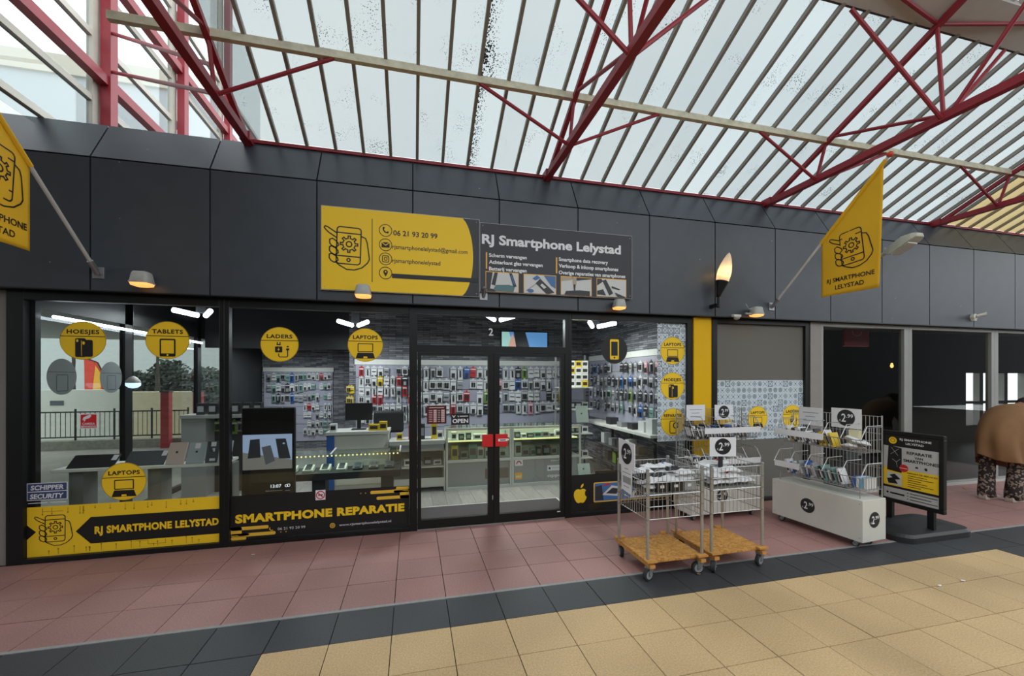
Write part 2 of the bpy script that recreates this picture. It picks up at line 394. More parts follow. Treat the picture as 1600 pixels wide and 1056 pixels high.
MB().box(wx(385, YT), 15, YT-.02, YT+.06, ZT, ZT+.035).build('gutter', red_steel, wf)
MB().box(-4.4, 3.75, YT+.06, 12, 4.1, 4.25).build('roof_slab', dark_grey, wf)
MB().box(3.75, 15, YT+.06, 12, 4.1, 4.25).build('roof_slab', dark_grey, wf)
MB().box(-7, -3.71, YW, YW+.1, 0, ZB-.015).build('pier', grey_paint, wf)
# ================================================================ shop windows
def frame_box(x0, x1, z0, z1, d0=-.03, d1=.05): return MB().box(x0, x1, YW+d0, YW+d1, z0, z1)
GT = 2.51                                                # top of the glass
def window(n, x0, x1, gx0, gx1, gz0, gz1, m=black_al, top=ZB-.014, glass=win_glass, extra=()):
    w_ = struct('window_%d' % n)
    frame_box(x0, gx0, 0, top).build('frame_post', m, w_, bevel=.004)
    frame_box(gx1, x1, 0, top).build('frame_post', m, w_, bevel=.004)
    frame_box(gx0, gx1, gz1, top).build('frame_head', m, w_, bevel=.004)
    frame_box(gx0, gx1, 0, gz0).build('frame_sill', m, w_, bevel=.004)
    MB().box(gx0-.005, gx1+.005, YW+.012, YW+.018, gz0-.005, gz1+.005).build('pane', glass, w_)
    return w_
window(1, -3.71, -1.91, -3.58, -1.955, .05, GT)
window(2, -1.91, 0.0, -1.865, -.04, .05, GT)
window(3, 1.91, 3.72, 1.955, 3.635, .05, GT)
# ---- double door with fanlight
dr = struct('door_1')
frame_box(0, .05, 0, ZB-.014).build('frame_post', black_al, dr); frame_box(1.865, 1.91, 0, ZB-.014).build('frame_post', black_al, dr)
frame_box(.05, 1.865, 2.07, 2.15).build('frame_rail', black_al, dr); frame_box(.05, 1.865, GT, ZB-.014).build('frame_head', black_al, dr)
MB().box(.045, 1.87, YW+.012, YW+.018, 2.145, GT+.005).build('fanlight_pane', win_glass, dr)
MB().box(.05, 1.865, YW-.02, YW+.06, 0, .012).build('threshold', grey_al, dr)
for x0, x1, g0, g1 in ((.053, .95, .094, .882), (.954, 1.862, 1.022, 1.812)):
    lf = MB().box(x0, g0, YW-.025, YW+.03, .015, 2.065).box(g1, x1, YW-.025, YW+.03, .015, 2.065).box(g0, g1, YW-.025, YW+.03, .015, .115).box(g0, g1, YW-.025, YW+.03, 2.03, 2.065).build('door_leaf', black_al, dr)
    MB().box(g0-.004, g1+.004, YW+.0, YW+.006, .11, 2.035).build('pane', win_glass, lf)
lk = MB().box(.93, .942, YW-.03, YW-.025, .30, .35).build('lock', grey_al, dr)
MB().box(1.76, 1.80, YW-.032, YW-.025, .085, .097).build('door_stop', white_p, dr)
# ---- yellow pier, window with film, grey column, next shop
yp = struct('trim_1'); yel_paint = mat('yellow_paint', (230, 180, 4), .5, noise=.03, scale=3, spec=.25)
MB().box(3.722, 3.985, YW-.05, YW+.10, 0, ZB-.014).build('pier', yel_paint, yp, bevel=.004)
MB().box(3.985, 4.025, YW-.02, YW+.10, 0, ZB-.014).build('pier_edge', yel_paint, yp)
frost = glassmat('film_glass', (120, 118, 114), 1.0, haze=.6, hazecol=(196, 192, 184))
window(4, 4.027, 5.72, 4.115, 5.64, .05, 2.53, glass=frost)
gc = struct('wall_column'); MB().box(5.721, 5.925, YW-.04, YW+.2, 0, ZB-.014).build('column_face', grey_paint, gc)
tint_glass = glassmat('tinted_glass', (226, 228, 226), 1.0)
window(5, 5.926, 7.70, 5.975, 7.60, .06, 2.54, m=grey_al, glass=tint_glass)
window(6, 7.701, 9.68, 7.77, 9.60, .06, 2.54, m=grey_al, glass=tint_glass)
window(7, 9.681, 11.8, 9.77, 11.7, .06, 2.54, m=grey_al, glass=tint_glass)
ws = struct('wall_sill'); MB().box(5.93, 11.8, YW-.06, YW-.031, 0, .035).build('sill_strip', mat('pale_strip', (190, 188, 184), .6), ws)
# ================================================================ the glazed roof over the walkway
RS = (5.27-4.33)/2.0                                     # rise per metre towards the middle
rz = lambda y: 4.37+RS*(5.0-y)
rf = struct('ceiling')
XR0, XR1, STEP = -1.75, 13.25, .30
ln = math.hypot(2.0, 2.0*RS); ang = math.atan(RS)
pane_me = MB().box(0, STEP, 0, ln, 0, .004).mesh('pane', roof_glass)
cream_sheet = glassmat('cream_sheet', (226, 222, 204), .35, .1, haze=.8, hazecol=(240, 226, 190))
lc = ln*.465
dirty_me = MB().box(0, STEP, 0, ln, 0, .004).mesh('pane', dirty_sheet)
cream_me = MB().box(0, STEP, 0, lc, 0, .004).mesh('pane', cream_sheet); upper_me = MB().box(0, STEP, lc, ln, 0, .004).mesh('pane', roof_glass)
rb_me = MB().box(-.016, .016, 0, ln, -.035, .012).mesh('rafter', rafter_m)
k = 0; x = XR0
while x < XR1:
    for s_, y0 in ((1, 5.0),):
        # slope 1 rises from the shop eave (y=5) to the middle, slope 2 mirrors it on the far side
        rot = (ang, 0, PI) if s_ == 1 else (ang, 0, 0)
        lx = x+STEP if s_ == 1 else x
        if s_ == 1 and x > 8.6:
            mesh_obj('pane', cream_me, rf, (lx, y0, 4.378), rot); mesh_obj('pane', upper_me, rf, (lx, y0, 4.378), rot)
        else: mesh_obj('pane', dirty_me if .6 < x < .9 else pane_me, rf, (lx, y0, 4.378), rot)
        mesh_obj('rafter', rb_me, rf, (x, y0, 4.378), rot)
    x += STEP; k += 1
def box_slope(name, y, dz, wd, ht, m, x0=XR0, x1=XR1):
    return MB().box(x0, x1, y-wd/2, y+wd/2, rz(y)+dz-ht, rz(y)+dz).build(name, m, rf)
box_slope('purlin', 4.07, -.012, .05, .07, purlin_m, x0=-2.45)
box_slope('purlin', .33, 0, .05, .07, purlin_m) if False else None
deck_m = mat('deck_metal', (202, 200, 196), .45, noise=.05)
sz = lambda y: rz(y)+.03
MB().hexa([(XR0, 3.0, sz(3.0)-.05), (XR1, 3.0, sz(3.0)-.05), (XR1, 2.72, sz(2.72)-.05), (XR0, 2.72, sz(2.72)-.05), (XR0, 3.0, sz(3.0)), (XR1, 3.0, sz(3.0)), (XR1, 2.72, sz(2.72)), (XR0, 2.72, sz(2.72))]).build('ridge_beam', deck_m, rf)
MB().box(XR0, XR1, 3.0, 3.03, sz(3.0)-.04, sz(3.0)-.005).build('flashing', mat('dark_flashing', (80, 74, 74), .6), rf)
mb = MB(); pts = []; xx = XR0; i = 0
while xx < XR1:
    pts += [(xx, .0), (xx+.05, .0), (xx+.065, .04), (xx+.115, .04)]; xx += .13
vs_ = [(a, y, sz(y)-.03+z) for y in (2.72, 1.0) for a, z in pts]; n_ = len(pts)
mb.add(vs_, [(i, i+1, n_+i+1, n_+i) for i in range(n_-1)]); o = mb.build('corrugated_deck', deck_m, rf)
sd = o.modifiers.new('thick', 'SOLIDIFY'); sd.thickness = .004
MB().box(-14, -1.85, -9, 4.3, 5.36, 5.44).build('light_block_deck', deck_m, rf)  # unseen deck, added to keep open sky light off the fascia's left end
# ---- trusses
def truss(x, label):
    t = thing('roof_truss', label, 'roof truss', (x, 5.0, 4.33), 'red steel roof trusses')
    zc = 4.33; tz = lambda y: rz(y)-.055
    MB().bar((x, 4.92, zc), (x, -.52, zc), .075, .075).build('bottom_chord', red_steel, t)
    MB().bar((x, 5.0, tz(5.0)-.03), (x, 1.0, tz(1.0)), .05, .05).build('top_chord', red_steel, t)
    MB().box(x-.05, x+.05, 4.86, 5.02, 4.33-.04, 4.33+.06).build('foot_plate', red_steel, t, bevel=.006)
    for a, b in (((4.20, zc), (4.07, tz(4.07))), ((2.90, zc), (2.95, tz(2.95))), ((2.90, zc+.02), (4.02, tz(4.02))), ((1.5, zc), (1.5, tz(1.5))), ((2.84, zc+.02), (1.55, tz(1.55)))):
        MB().tube([(x, *a), (x, *b)], .019, 8).build('web_bar', red_steel, t)
    for sgn in (-1, 1):
        if x > 0 or sgn > 0: MB().tube([(x+sgn*.03, 4.19, zc-.01), (x+sgn*1.02, 4.07, rz(4.07)-.075)], .018, 8).build('sway_brace', red_steel, t)
        else:
            for z_, e_ in ((zc-.01, 5.34), (zc+.24, 5.79)): MB().tube([(x-.02, 4.19, z_), (-3.40, 5.74, e_)], .02, 8).build('tie_bar', red_steel, t)
        MB().tube([(x+sgn*.03, 2.90, zc-.01), (x+sgn*1.05, 2.99, 5.25)], .02, 8).build('sway_brace', red_steel, t)
        MB().tube([(x+sgn*.03, 2.94, tz(2.94)), (x+sgn*1.05, 2.80, tz(2.80)+.03)], .018, 8).build('ridge_brace', red_steel, t)
    return t
truss(-1.73, 'red steel roof truss beside the glazed side wall, first over the shop')
truss(1.67, 'red steel roof truss landing on the fascia above the lettered board')
truss(5.07, 'red steel roof truss behind the yellow hanging flag with orange pole tip')
truss(8.47, 'red steel roof truss crossing the cream wall above the empty shop')
# ---- glazed side wall above the shop roof
sw = struct('wall_left'); al_w = mat('pale_aluminium', (206, 202, 190), .5, noise=.05)
XS = -3.6
side_glass = glassmat('side_glass', (232, 236, 236), 1.2)
YA, YB = 4.95, 11.0
posts = (5.77, 7.35, 8.95)
for y in posts:
    MB().box(XS+.09, XS+.19, y-.06, y+.06, 4.25, 9.2).build('steel_post', red_steel, sw)
    MB().box(XS, XS+.06, y-.13, y-.01, 4.25, 9.2).build('mullion', al_w, sw)
MB().box(XS+.09, XS+.19, 4.09, 4.21, 4.25, 9.2).build('steel_post', red_steel, sw)
for z in (5.19, 6.47):
    MB().box(XS+.07, XS+.17, 4.15, YB, z-.03, z+.08).build('steel_rail', red_steel, sw)
for z in (4.38, 4.96, 5.70, 6.33, 7.4):
    MB().box(XS, XS+.055, 4.15, YB, z-.035, z+.035).build('transom', al_w, sw)
ys = [4.15]+[y-.07 for y in posts]+[YB]; zs = [4.25, 4.38, 4.96, 5.70, 6.33, 7.4, 9.0]
for i in range(len(ys)-1):
    for j in range(len(zs)-1):
        MB().box(XS+.02, XS+.026, ys[i], ys[i+1], zs[j], zs[j+1]).build('pane', side_glass, sw)
# ---- neighbouring buildings seen through the glazing
b = thing('rear_building', 'pale building with cream storey bands beyond the glazed side wall', 'building', (-15, 26, 0))
MB().box(-34, -9.6, 24, 34, 0, 17).build('wall', mat('pale_render', (196, 200, 202), .8, noise=.04), b)
for z in (6.2, 9.4, 12.6): MB().box(-34, -9.6, 23.9, 24, z, z+1.2).build('facade_band', cream, b)
for z in (4.2, 7.8, 11.0):
    for i in range(9): MB().box(-33+i*2.6, -31.4+i*2.6, 23.93, 24, z, z+1.3).build('window', mat('maroon_blind', (112, 70, 74), .6), b)
MB().box(-34, -9.5, 23.85, 24, 16.2, 17.1).build('fascia_band', mat('pale_band', (214, 206, 190), .6), b)
# ---- far side of the walkway, behind the viewer
wr = struct('wall_rear')
MB().box(-40, 70, -9.3, -9, 0, 5.2).build('facade', mat('rear_facade', (44, 44, 46), .7), wr)
# ================================================================ printed marks used again and again
def pt(P, m, t, pl, pr, py, hpx, D, bold=.0, lay=2, slant=0):
    u0, u1 = wx(pl, D), wx(pr, D); s = D/(CP-(pl-800)/F*SP)/F
    P.text(m, t, u0, wz(pl, py, D), hpx*s, u1-u0, bold, 'l', lay, slant)
def face(D): return Print((0, D, 0))
def logo(P, m, cx, cy, s, lay=2, rot=0.0, wd=.06):
    c, n = math.cos(rot), math.sin(rot)
    R = lambda q: [(cx+s*(x*c-y*n), cy+s*(x*n+y*c)) for x, y in q]
    st = lambda q, cl=False: P.stroke(m, R(q), wd*s, cl, lay)
    st(rrect(-.44, -.72, .60, .97, .14), True)
    st([(-.44, .70), (.60, .70)]); st([(-.44, -.36), (.60, -.36)]); st(circ(.09, -.53, .07, 12), True)
    g = []
    for i in range(8):
        a = 2*PI*i/8
        for da, r in ((-.28, .27), (-.17, .27), (-.13, .38), (.13, .38), (.17, .27)): g.append((.09+r*math.cos(a+da), .20+r*math.sin(a+da)))
    st(g, True); st(circ(.09, .20, .12, 14), True)
    st([(-.44, .44), (-.80, .66), (-.93, .78), (-.99, .86), (-.95, .93), (-.84, .90), (-.44, .66)])
    for y in (.26, -.08, -.42):
        st([(-.46, y-.24), (-.52, y-.27), (-.66, y-.20), (-.74, y-.08), (-.74, y+.08), (-.62, y+.14), (-.50, y+.06), (-.38, y-.06), (-.36, y-.16), (-.46, y-.24)])
    st([(.60, .62), (.80, .54), (.88, .34), (1.0, -.42), (.92, -.60), (.68, -.84), (.36, -.97), (.02, -.97), (-.30, -.80), (-.48, -.66)])
def phone_handset(P, m, cx, cy, s, lay=3):
    P.stroke(m, [(cx-.5*s, cy+.6*s), (cx-.45*s, cy+.05*s), (cx-.05*s, cy-.42*s), (cx+.55*s, cy-.5*s)], .28*s, False, lay)
    P.stroke(m, [(cx-.55*s, cy+.65*s), (cx-.2*s, cy+.45*s)], .34*s, False, lay); P.stroke(m, [(cx+.35*s, cy-.22*s), (cx+.6*s, cy-.5*s)], .34*s, False, lay)
def icon(P, kind, cx, cy, r, dk=None, lt=None, lay=3):
    dk = dk or ink; lt = lt or yellow
    q = lambda pts: [(cx+r*x, cy+r*y) for x, y in pts]
    if kind == 'cases':
        P.poly(dk, q(rrect(-.34, -.86, .12, .12, .08)), lay); P.poly(dk, q(rrect(-.06, -.84, .42, .04, .08)), lay+1)
        P.stroke(lt, q([(-.06, -.8), (-.06, .0)]), .025*r, False, lay+2)
        P.poly(lt, q(circ(-.24, -.01, .05, 10, .08)), lay+2); P.poly(lt, q(circ(.03, -.13, .06, 10, .09)), lay+2)
    elif kind == 'tablet':
        P.poly(dk, q(rrect(-.36, -.86, .36, .08, .06)), lay); P.poly(lt, q([(-.29, -.70), (.29, -.70), (.29, .0), (-.29, .0)]), lay+1)
        P.poly(lt, q(circ(0, -.78, .05, 10)), lay+1)
    elif kind == 'laptop':
        P.poly(dk, q(rrect(-.44, -.42, .44, .10, .04)), lay); P.poly(lt, q([(-.39, -.37), (.39, -.37), (.39, .05), (-.39, .05)]), lay+1)
        P.poly(dk, q([(-.55, -.80), (.55, -.80), (.44, -.46), (-.44, -.46)]), lay); P.poly(lt, q([(-.12, -.78), (.12, -.78), (.10, -.68), (-.10, -.68)]), lay+1)
    elif kind == 'charger':
        P.poly(dk, q(rrect(-.24, -.46, .14, -.12, .04)), lay); P.poly(dk, q([(-.16, -.04), (.06, -.04), (.06, .02), (-.16, .02)]), lay)
        for x in (-.12, .02): P.stroke(dk, q([(x, .0), (x, .14)]), .05*r, False, lay)
        P.poly(lt, q([(-.02, -.16), (-.12, -.31), (-.05, -.31), (-.09, -.42), (.02, -.27), (-.05, -.27)]), lay+1)
        P.stroke(dk, q([(-.05, -.52), (-.05, -.66), (.0, -.72), (.38, -.72), (.42, -.66), (.42, -.3)]), .05*r, False, lay)
        P.poly(dk, q([(.34, -.34), (.50, -.34), (.50, -.22), (.34, -.22)]), lay); P.poly(dk, q([(.37, -.16), (.47, -.16), (.47, -.09), (.37, -.09)]), lay)
    elif kind == 'phone':
        P.poly(lt, q(rrect(-.36, -.74, .36, .76, .1)), lay); P.poly(dk, q([(-.26, -.46), (.26, -.46), (.26, .58), (-.26, .58)]), lay+1); P.poly(dk, q(circ(0, -.60, .07, 12)), lay+1)
    elif kind == 'repair':
        P.stroke(dk, q(rrect(-.26, -.82, .24, .06, .1)), .06*r, True, lay); P.poly(lt, q(circ(.22, -.26, .30, 20)), lay+1)
        P.stroke(dk, q(circ(.22, -.26, .20, 18)), .08*r, True, lay+2); P.stroke(dk, q([(.36, -.12), (.52, .04)]), .06*r, False, lay+2)
YG = YW+.0105                                            # outer face of the glass
def sticker(px, py, hh, word, kind, label, D=None, dark=False, flip=False, group=None):
    D = D or YG-.001
    x, z = wx(px, D), wz(px, py, D); r = hh*D/(CP-(px-800)/F*SP)/F
    t = thing('round_sticker', label, 'sticker', (x, D, z), group)
    MB().prism(circ(x, z, r*1.0, 40), (0, D, 0), (1,0,0), (0,0,1), (0,1,0), .001).build('backing', ink if dark else yellow, t)
    P = face(D)
    if dark: P2 = face(D); icon(P2, 'phone', x, z, r*.95, ink, yellow, 1); P2.build(t, default='icon_print')
    else:
        P.ring(ink, x, z, r*.985, .014*r, 1, 40)
        P.stroke(ink, [(x-r*.95, z+r*.22), (x+r*.95, z+r*.22)], .035*r, False, 1)
        P.text(ink, word, x, z+r*.36, r*.21, r*1.40*(len(word)/7.0)**.3, .034, 'c', 1, 0, 1.12)
        P2 = face(D); icon(P2, kind, x, z, r, lay=1); P2.build(t, default='icon_print')
    P.build(t, default='lettering'); return t
# ================================================================ the two boards on the fascia
charcoal = mat('board_black', (44, 45, 52), .5); silver = mat('board_edge', (170, 172, 176), .4)
D1 = YF-.035
x0, x1 = wx(502, D1), wx(748.5, D1); z0, z1 = wz(640, 458, D1), wz(640, 333.5, D1)
t = thing('contact_board', 'yellow board with a hand-and-phone emblem and contact details on the fascia', 'sign', (x0, D1, z0))
MB().box(x0, x1, D1, D1+.02, z0, z1).build('board', charcoal, t, bevel=.002)
MB().box(x0-.006, x1+.006, D1+.004, D1+.03, z0-.006, z1+.006).build('edge_frame', silver, t)
P = face(D1); hh = (z1-z0)/2; cz = (z0+z1)/2
arc = [(x1-.16+.13*math.cos(a)-.02, cz+(hh)*math.sin(a)) for a in [PI/2-PI*i/24 for i in range(25)]]
xe = x1-.20; arc = [(xe+.17*math.sqrt(max(0, 1-(v/hh)**2*.92))-.04, cz+v) for v in [hh-2*hh*i/24 for i in range(25)]]
P.poly(yellow, [(x0+.002, z0+.002), (x0+.002, z1-.002)][::-1][::-1]+[(a, min(max(b, z0+.002), z1-.002)) for a, b in arc] if False else ([(x0+.002, z0+.002)]+[(a, b) for a, b in arc[::-1]]+[(x0+.002, z1-.002)]), 1)
lx, lz = wx(542, D1), wz(542, 388, D1); logo(P, ink, lx, lz, .235, 2, -.03, .055)
xd = wx(581.5, D1); P.stroke(ink, [(xd, wz(581.5, 441, D1)), (xd, wz(581.5, 342, D1))], .007, False, 2)
zr = [wz(602, y, D1) for y in (360, 382.5, 404.5, 426.5)]; xi = wx(602.5, D1)
for z in zr: P.ring(ink, xi, z, .066, .008, 2)
phone_handset(P, ink, xi, zr[0], .05)
P.rect(ink, xi-.042, zr[1]-.03, xi+.042, zr[1]+.028, 3); P.stroke(yellow, [(xi-.042, zr[1]+.028), (xi, zr[1]-.006), (xi+.042, zr[1]+.028)], .008, False, 4)
P.stroke(ink, rrect(xi-.034, zr[2]-.034, xi+.034, zr[2]+.034, .012), .008, True, 3); P.ring(ink, xi, zr[2], .016, .007, 3, 14); P.circle(ink, xi+.022, zr[2]+.022, .005, 3, 8)
P.poly(ink, [(xi, zr[3]-.04), (xi+.02, zr[3]-.004)]+circ(xi, zr[3]+.012, .024, 12, None, -.3, PI+.3)+[(xi-.02, zr[3]-.004)], 3); P.circle(yellow, xi, zr[3]+.013, .009, 4, 10)
pt(P, ink, '06 21 93 20 99', 614.5, 683.5, 367.5, 8, D1, .022, 2)
pt(P, ink, 'rjsmartphonelelystad@gmail.com', 613, 730.5, 388.5, 6.6, D1, .012, 2)
pt(P, ink, 'rjsmartphonelelystad', 613, 688, 410, 6.6, D1, .012, 2)
P.rect(ink, wx(612.5, D1), wz(640, 436, D1), x1-.01, wz(640, 429, D1), 3)
P.build(t, {'yellow_print': 'yellow_field'})
for a, b_ in ((x0+.03, z0+.03), (x0+.03, z1-.03), (x1-.03, z0+.03), (x1-.03, z1-.03)): MB().lathe([(.006, 0), (.004, .004)], 10, (a, D1, b_), (0,-1,0)).build('screw', silver, t)
D2 = YF-.05
x0, x1 = wx(750.5, D2), wx(987.5, D2); z0, z1 = wz(870, 460.5, D2), wz(870, 358.5, D2)
t = thing('lettered_board', 'black board with large white shop lettering and four framed repair photos', 'sign', (x0, D2, z0))
MB().box(x0, x1, D2, D2+.02, z0, z1).build('board', charcoal, t, bevel=.002)
MB().box(x0-.005, x1+.005, D2+.004, D2+.045, z0-.005, z1+.005).build('edge_frame', silver, t)
P = face(D2); orange = mat('amber_print', (236, 176, 62), .5)
pt(P, white_p, 'RJ Smartphone Lelystad', 753, 970, 380, 14.5, D2, .035, 1)
for tx, a, b_, y in (('Scherm vervangen', 764, 823, 401), ('Achterkant glas vervangen', 764, 848, 411.5), ('Batterij vervangen', 764, 823, 422),
                     ('Smartphone data recovery', 873, 950, 407.5), ('Verkoop & inkoop smartphones', 873, 966, 417.5), ('Overige reparaties van smartphones', 873, 977, 428)):
    pt(P, white_p, tx, a, b_, y, 5.6, D2, .03, 1)
for px, ya, yb in ((760, 394, 420), (869.5, 402, 427)):
    P.rect(orange, wx(px-1, D2), wz(px, yb, D2), wx(px+1.2, D2), wz(px, ya, D2), 1)
ph_l = mat('photo_pale', (208, 208, 206), .5); ph_d = mat('photo_dark', (48, 50, 56), .5); ph_b = mat('photo_blue', (70, 112, 168), .5); ph_t = mat('photo_teal', (86, 120, 126), .5); ph_w = mat('photo_tan', (176, 160, 140), .5)
for i, (pa, pb, ya, yb) in enumerate(((758.5, 810.5, 425, 456), (818, 869, 429, 459), (876, 924.5, 432.5, 461.5), (932, 978.5, 435.5, 464))):
    a, b_, c, d = wx(pa, D2), wx(pb, D2), wz((pa+pb)/2, yb, D2), wz((pa+pb)/2, ya, D2); W, H = b_-a, d-c
    P.rect(orange, a, c, b_, d, 1); P.rect(ph_l, a+.008, c+.004, b_-.008, d-.010, 2)
    q = lambda pts: [(a+.008+(W-.016)*x, c+.004+(H-.014)*y) for x, y in pts]
    if i == 0:
        P.poly(ph_d, q([(.0, .1), (.12, .1), (.2, 1), (.0, 1)]), 3); P.poly(ph_d, q([(.16, .35), (.28, .3), (.36, 1), (.26, 1)]), 4); P.poly(ph_t, q([(.2, .02), (.85, .0), (.9, .3), (.7, .38), (.3, .34)]), 5)
        P.poly(ph_d, q([(.72, 1), (.80, 1), (.95, .3), (.85, .28)]), 6); P.poly(ph_b, q([(.76, .9), (.79, .9), (.9, .4), (.86, .4)]), 7); P.poly(ph_d, q([(.02, 0), (.3, 0), (.2, .12), (.02, .12)]), 8)
    elif i == 1:
        P.poly(ph_b, q([(.25, .8), (.4, 1), (.52, .86), (.36, .7)]), 3); P.poly(ph_b, q([(.62, 1), (1, 1), (1, .3), (.85, .45)]), 4); P.poly(ph_d, q([(.36, .55), (.5, .82), (.96, .08), (.78, 0), (.7, .0)]), 5)
        P.poly(ph_b, q(circ(.2, .12, .1, 12)), 6); P.stroke(ph_d, q([(.05, .1), (.4, .55)]), .004, False, 7); P.poly(ph_l, q([(.5, .45), (.56, .55), (.7, .35), (.62, .26)]), 8)
    elif i == 2:
        P.poly(ph_w, q([(.0, .75), (.35, .85), (.4, 1), (0, 1)]), 3); P.poly(ph_d, q([(.42, .8), (1, .95), (1, 1), (.35, 1)]), 4); P.poly(ph_w, q([(.38, .6), (.5, .6), (.5, 1), (.38, 1)]), 5); P.poly(ph_d, q([(.42, .1), (.45, .1), (.47, .6), (.40, .6)]), 6)
        P.poly(ph_d, q([(.1, 0), (.95, 0), (.95, .25), (.6, .28), (.15, .2)]), 7)
    else:
        P.poly(ph_d, q([(.0, .6), (.2, .85), (.15, 1), (0, 1)]), 3); P.poly(ph_d, q([(.18, .9), (.3, .98), (.55, .2), (.42, .05)]), 4); P.poly(ph_d, q([(.5, .62), (.8, .45), (.75, .4), (.5, .5)]), 5); P.poly(ph_d, q([(0, .1), (.3, .05), (.2, .4), (.0, .3)]), 6); P.poly(ph_d, q([(.6, .25), (1, .0), (.7, .0)]), 7)
P.build(t, {'amber_print': 'photo_border_print', 'photo_pale': 'photo_print', 'photo_dark': 'photo_print', 'photo_blue': 'photo_print', 'photo_teal': 'photo_print', 'photo_tan': 'photo_print'})
for a, b_ in ((x0+.03, z0+.03), (x0+.03, z1-.03), (x1-.03, z0+.03), (x1-.03, z1-.03)): MB().lathe([(.006, 0), (.004, .004)], 10, (a, D2, b_), (0,-1,0)).build('screw', silver, t)
# ================================================================ lamps and brackets on the fascia
lamp_body = mat('lamp_grey', (170, 170, 166), .5, noise=.08, scale=20); warm = mat('warm_lens', (255, 196, 120), .3, emit=1.3, ecol=(255, 176, 96))
galv = mat('galvanised', (150, 152, 154), .38, .7, noise=.12, scale=20)
def bulkhead(px, py, label, s=1.0, arm=False):
    D = YF-.10; x, z = wx(px, D), wz(px, py, D)
    t = thing('floodlight', label, 'lamp', (x, YF, z), 'fascia floodlights')
    w_, d_, h_ = .082*s, .075*s, .07*s
    def ring(k, hh): return [(x+math.copysign(abs(math.cos(a))**.5, math.cos(a))*w_*k, D+math.copysign(abs(math.sin(a))**.5, math.sin(a))*d_*k, z+hh) for a in [2*PI*i/20 for i in range(20)]]
    mb = MB(); rs = ring(1.0, -h_*.62)+ring(1.0, -h_*.3)+ring(.84, h_*.75)+ring(.72, h_*.95)+ring(.4, h_)
    mb.add(rs, [(k*20+j, k*20+(j+1) % 20, (k+1)*20+(j+1) % 20, (k+1)*20+j) for k in range(4) for j in range(20)]+[tuple(range(80, 100))]); mb.build('housing', lamp_body, t, smooth=True)
    mb = MB(); rs = ring(1.08, -h_*.62)+ring(1.08, -h_*.42); mb.add(rs, [(j, (j+1) % 20, 20+(j+1) % 20, 20+j) for j in range(20)]+[tuple(range(19, -1, -1)), tuple(range(20, 40))]); mb.build('rim', lamp_body, t)
    mb = MB(); rs = ring(1.0, -h_*.63)+ring(.92, -h_*.92)+ring(.5, -h_*1.06); mb.add(rs, [(k*20+j, k*20+(j+1) % 20, (k+1)*20+(j+1) % 20, (k+1)*20+j) for k in range(2) for j in range(20)]+[tuple(range(40, 60))]); mb.build('lens', warm, t, smooth=True)
    MB().box(x-.012, x+.012, D+d_*.8, YF, z-.01, z+.03).build('bracket', lamp_body, t)
    if arm: MB().tube([(x-w_, D, z+.03), (x-w_-.05, D, z+.035), (x-w_-.10, D, z+.10)], .006, 6).build('lever', lamp_body, t); MB().tube([(x-w_*.9, D, z-.035), (x-w_-.10, D, z-.03)], .014, 8).build('cable_gland', lamp_body, t)
    return t
bulkhead(222, 436, 'grey floodlight with warm lens on the fascia above the first window')
bulkhead(567.5, 455, 'grey floodlight with warm lens below the yellow contact board')
bulkhead(967.5, 475.5, 'grey floodlight with warm lens below the lettered black board', .9)
bulkhead(1182, 487, 'grey floodlight with lever arm on the fascia beside the flagpole foot', .95, True)
# flame-shaped wall lamp
D = YF-.14; x, z = wx(1123, D), wz(1123, 481, D)
t = thing('wall_lamp', 'flame-shaped frosted wall lamp on a black stem, lit', 'lamp', (x, D, z))
sh = bpy.data.materials.new('frosted_shade'); sh.use_nodes = True; n = sh.node_tree; n.nodes.clear()
o_ = n.nodes.new('ShaderNodeOutputMaterial'); tl = n.nodes.new('ShaderNodeBsdfTranslucent'); tl.inputs['Color'].default_value = (.9, .85, .75, 1); df = n.nodes.new('ShaderNodeBsdfPrincipled'); df.inputs['Base Color'].default_value = (.8, .74, .68, 1); df.inputs['Roughness'].default_value = .3
mx = n.nodes.new('ShaderNodeMixShader'); mx.inputs['Fac'].default_value = .55; n.links.new(tl.outputs[0], mx.inputs[1]); n.links.new(df.outputs[0], mx.inputs[2]); n.links.new(mx.outputs[0], o_.inputs[0]); MATS['frosted_shade'] = sh
ax = Vector((.20, -.12, 1)).normalized(); top = Vector((x+.004, D, z+.19))
MB().tube([(x, D, z), (x, D, z+.17)], .020, 10).build('stem', black_al, t)
MB().lathe([(.024, -.05), (.034, 0), (.078, .16), (.080, .165)], 18, top, ax).build('cup', black_al, t, smooth=True)
MB().lathe([(.079, .165), (.086, .24), (.085, .30), (.072, .38), (.048, .46), (.022, .52), (.004, .545)], 18, top, ax, caps=False).build('shade', sh, t, smooth=True)
MB().box(x-.03, x+.03, D, YF, z+.02, z+.06).build('wall_arm', black_al, t)
bp = top+ax*.27
MB().lathe([(.004, -.04), (.026, -.02), (.03, .0), (.026, .02), (.004, .04)], 10, bp, ax).build('bulb', mat('bulb_glow', (255, 226, 160), .5, emit=26, ecol=(255, 214, 140)), t, smooth=True)
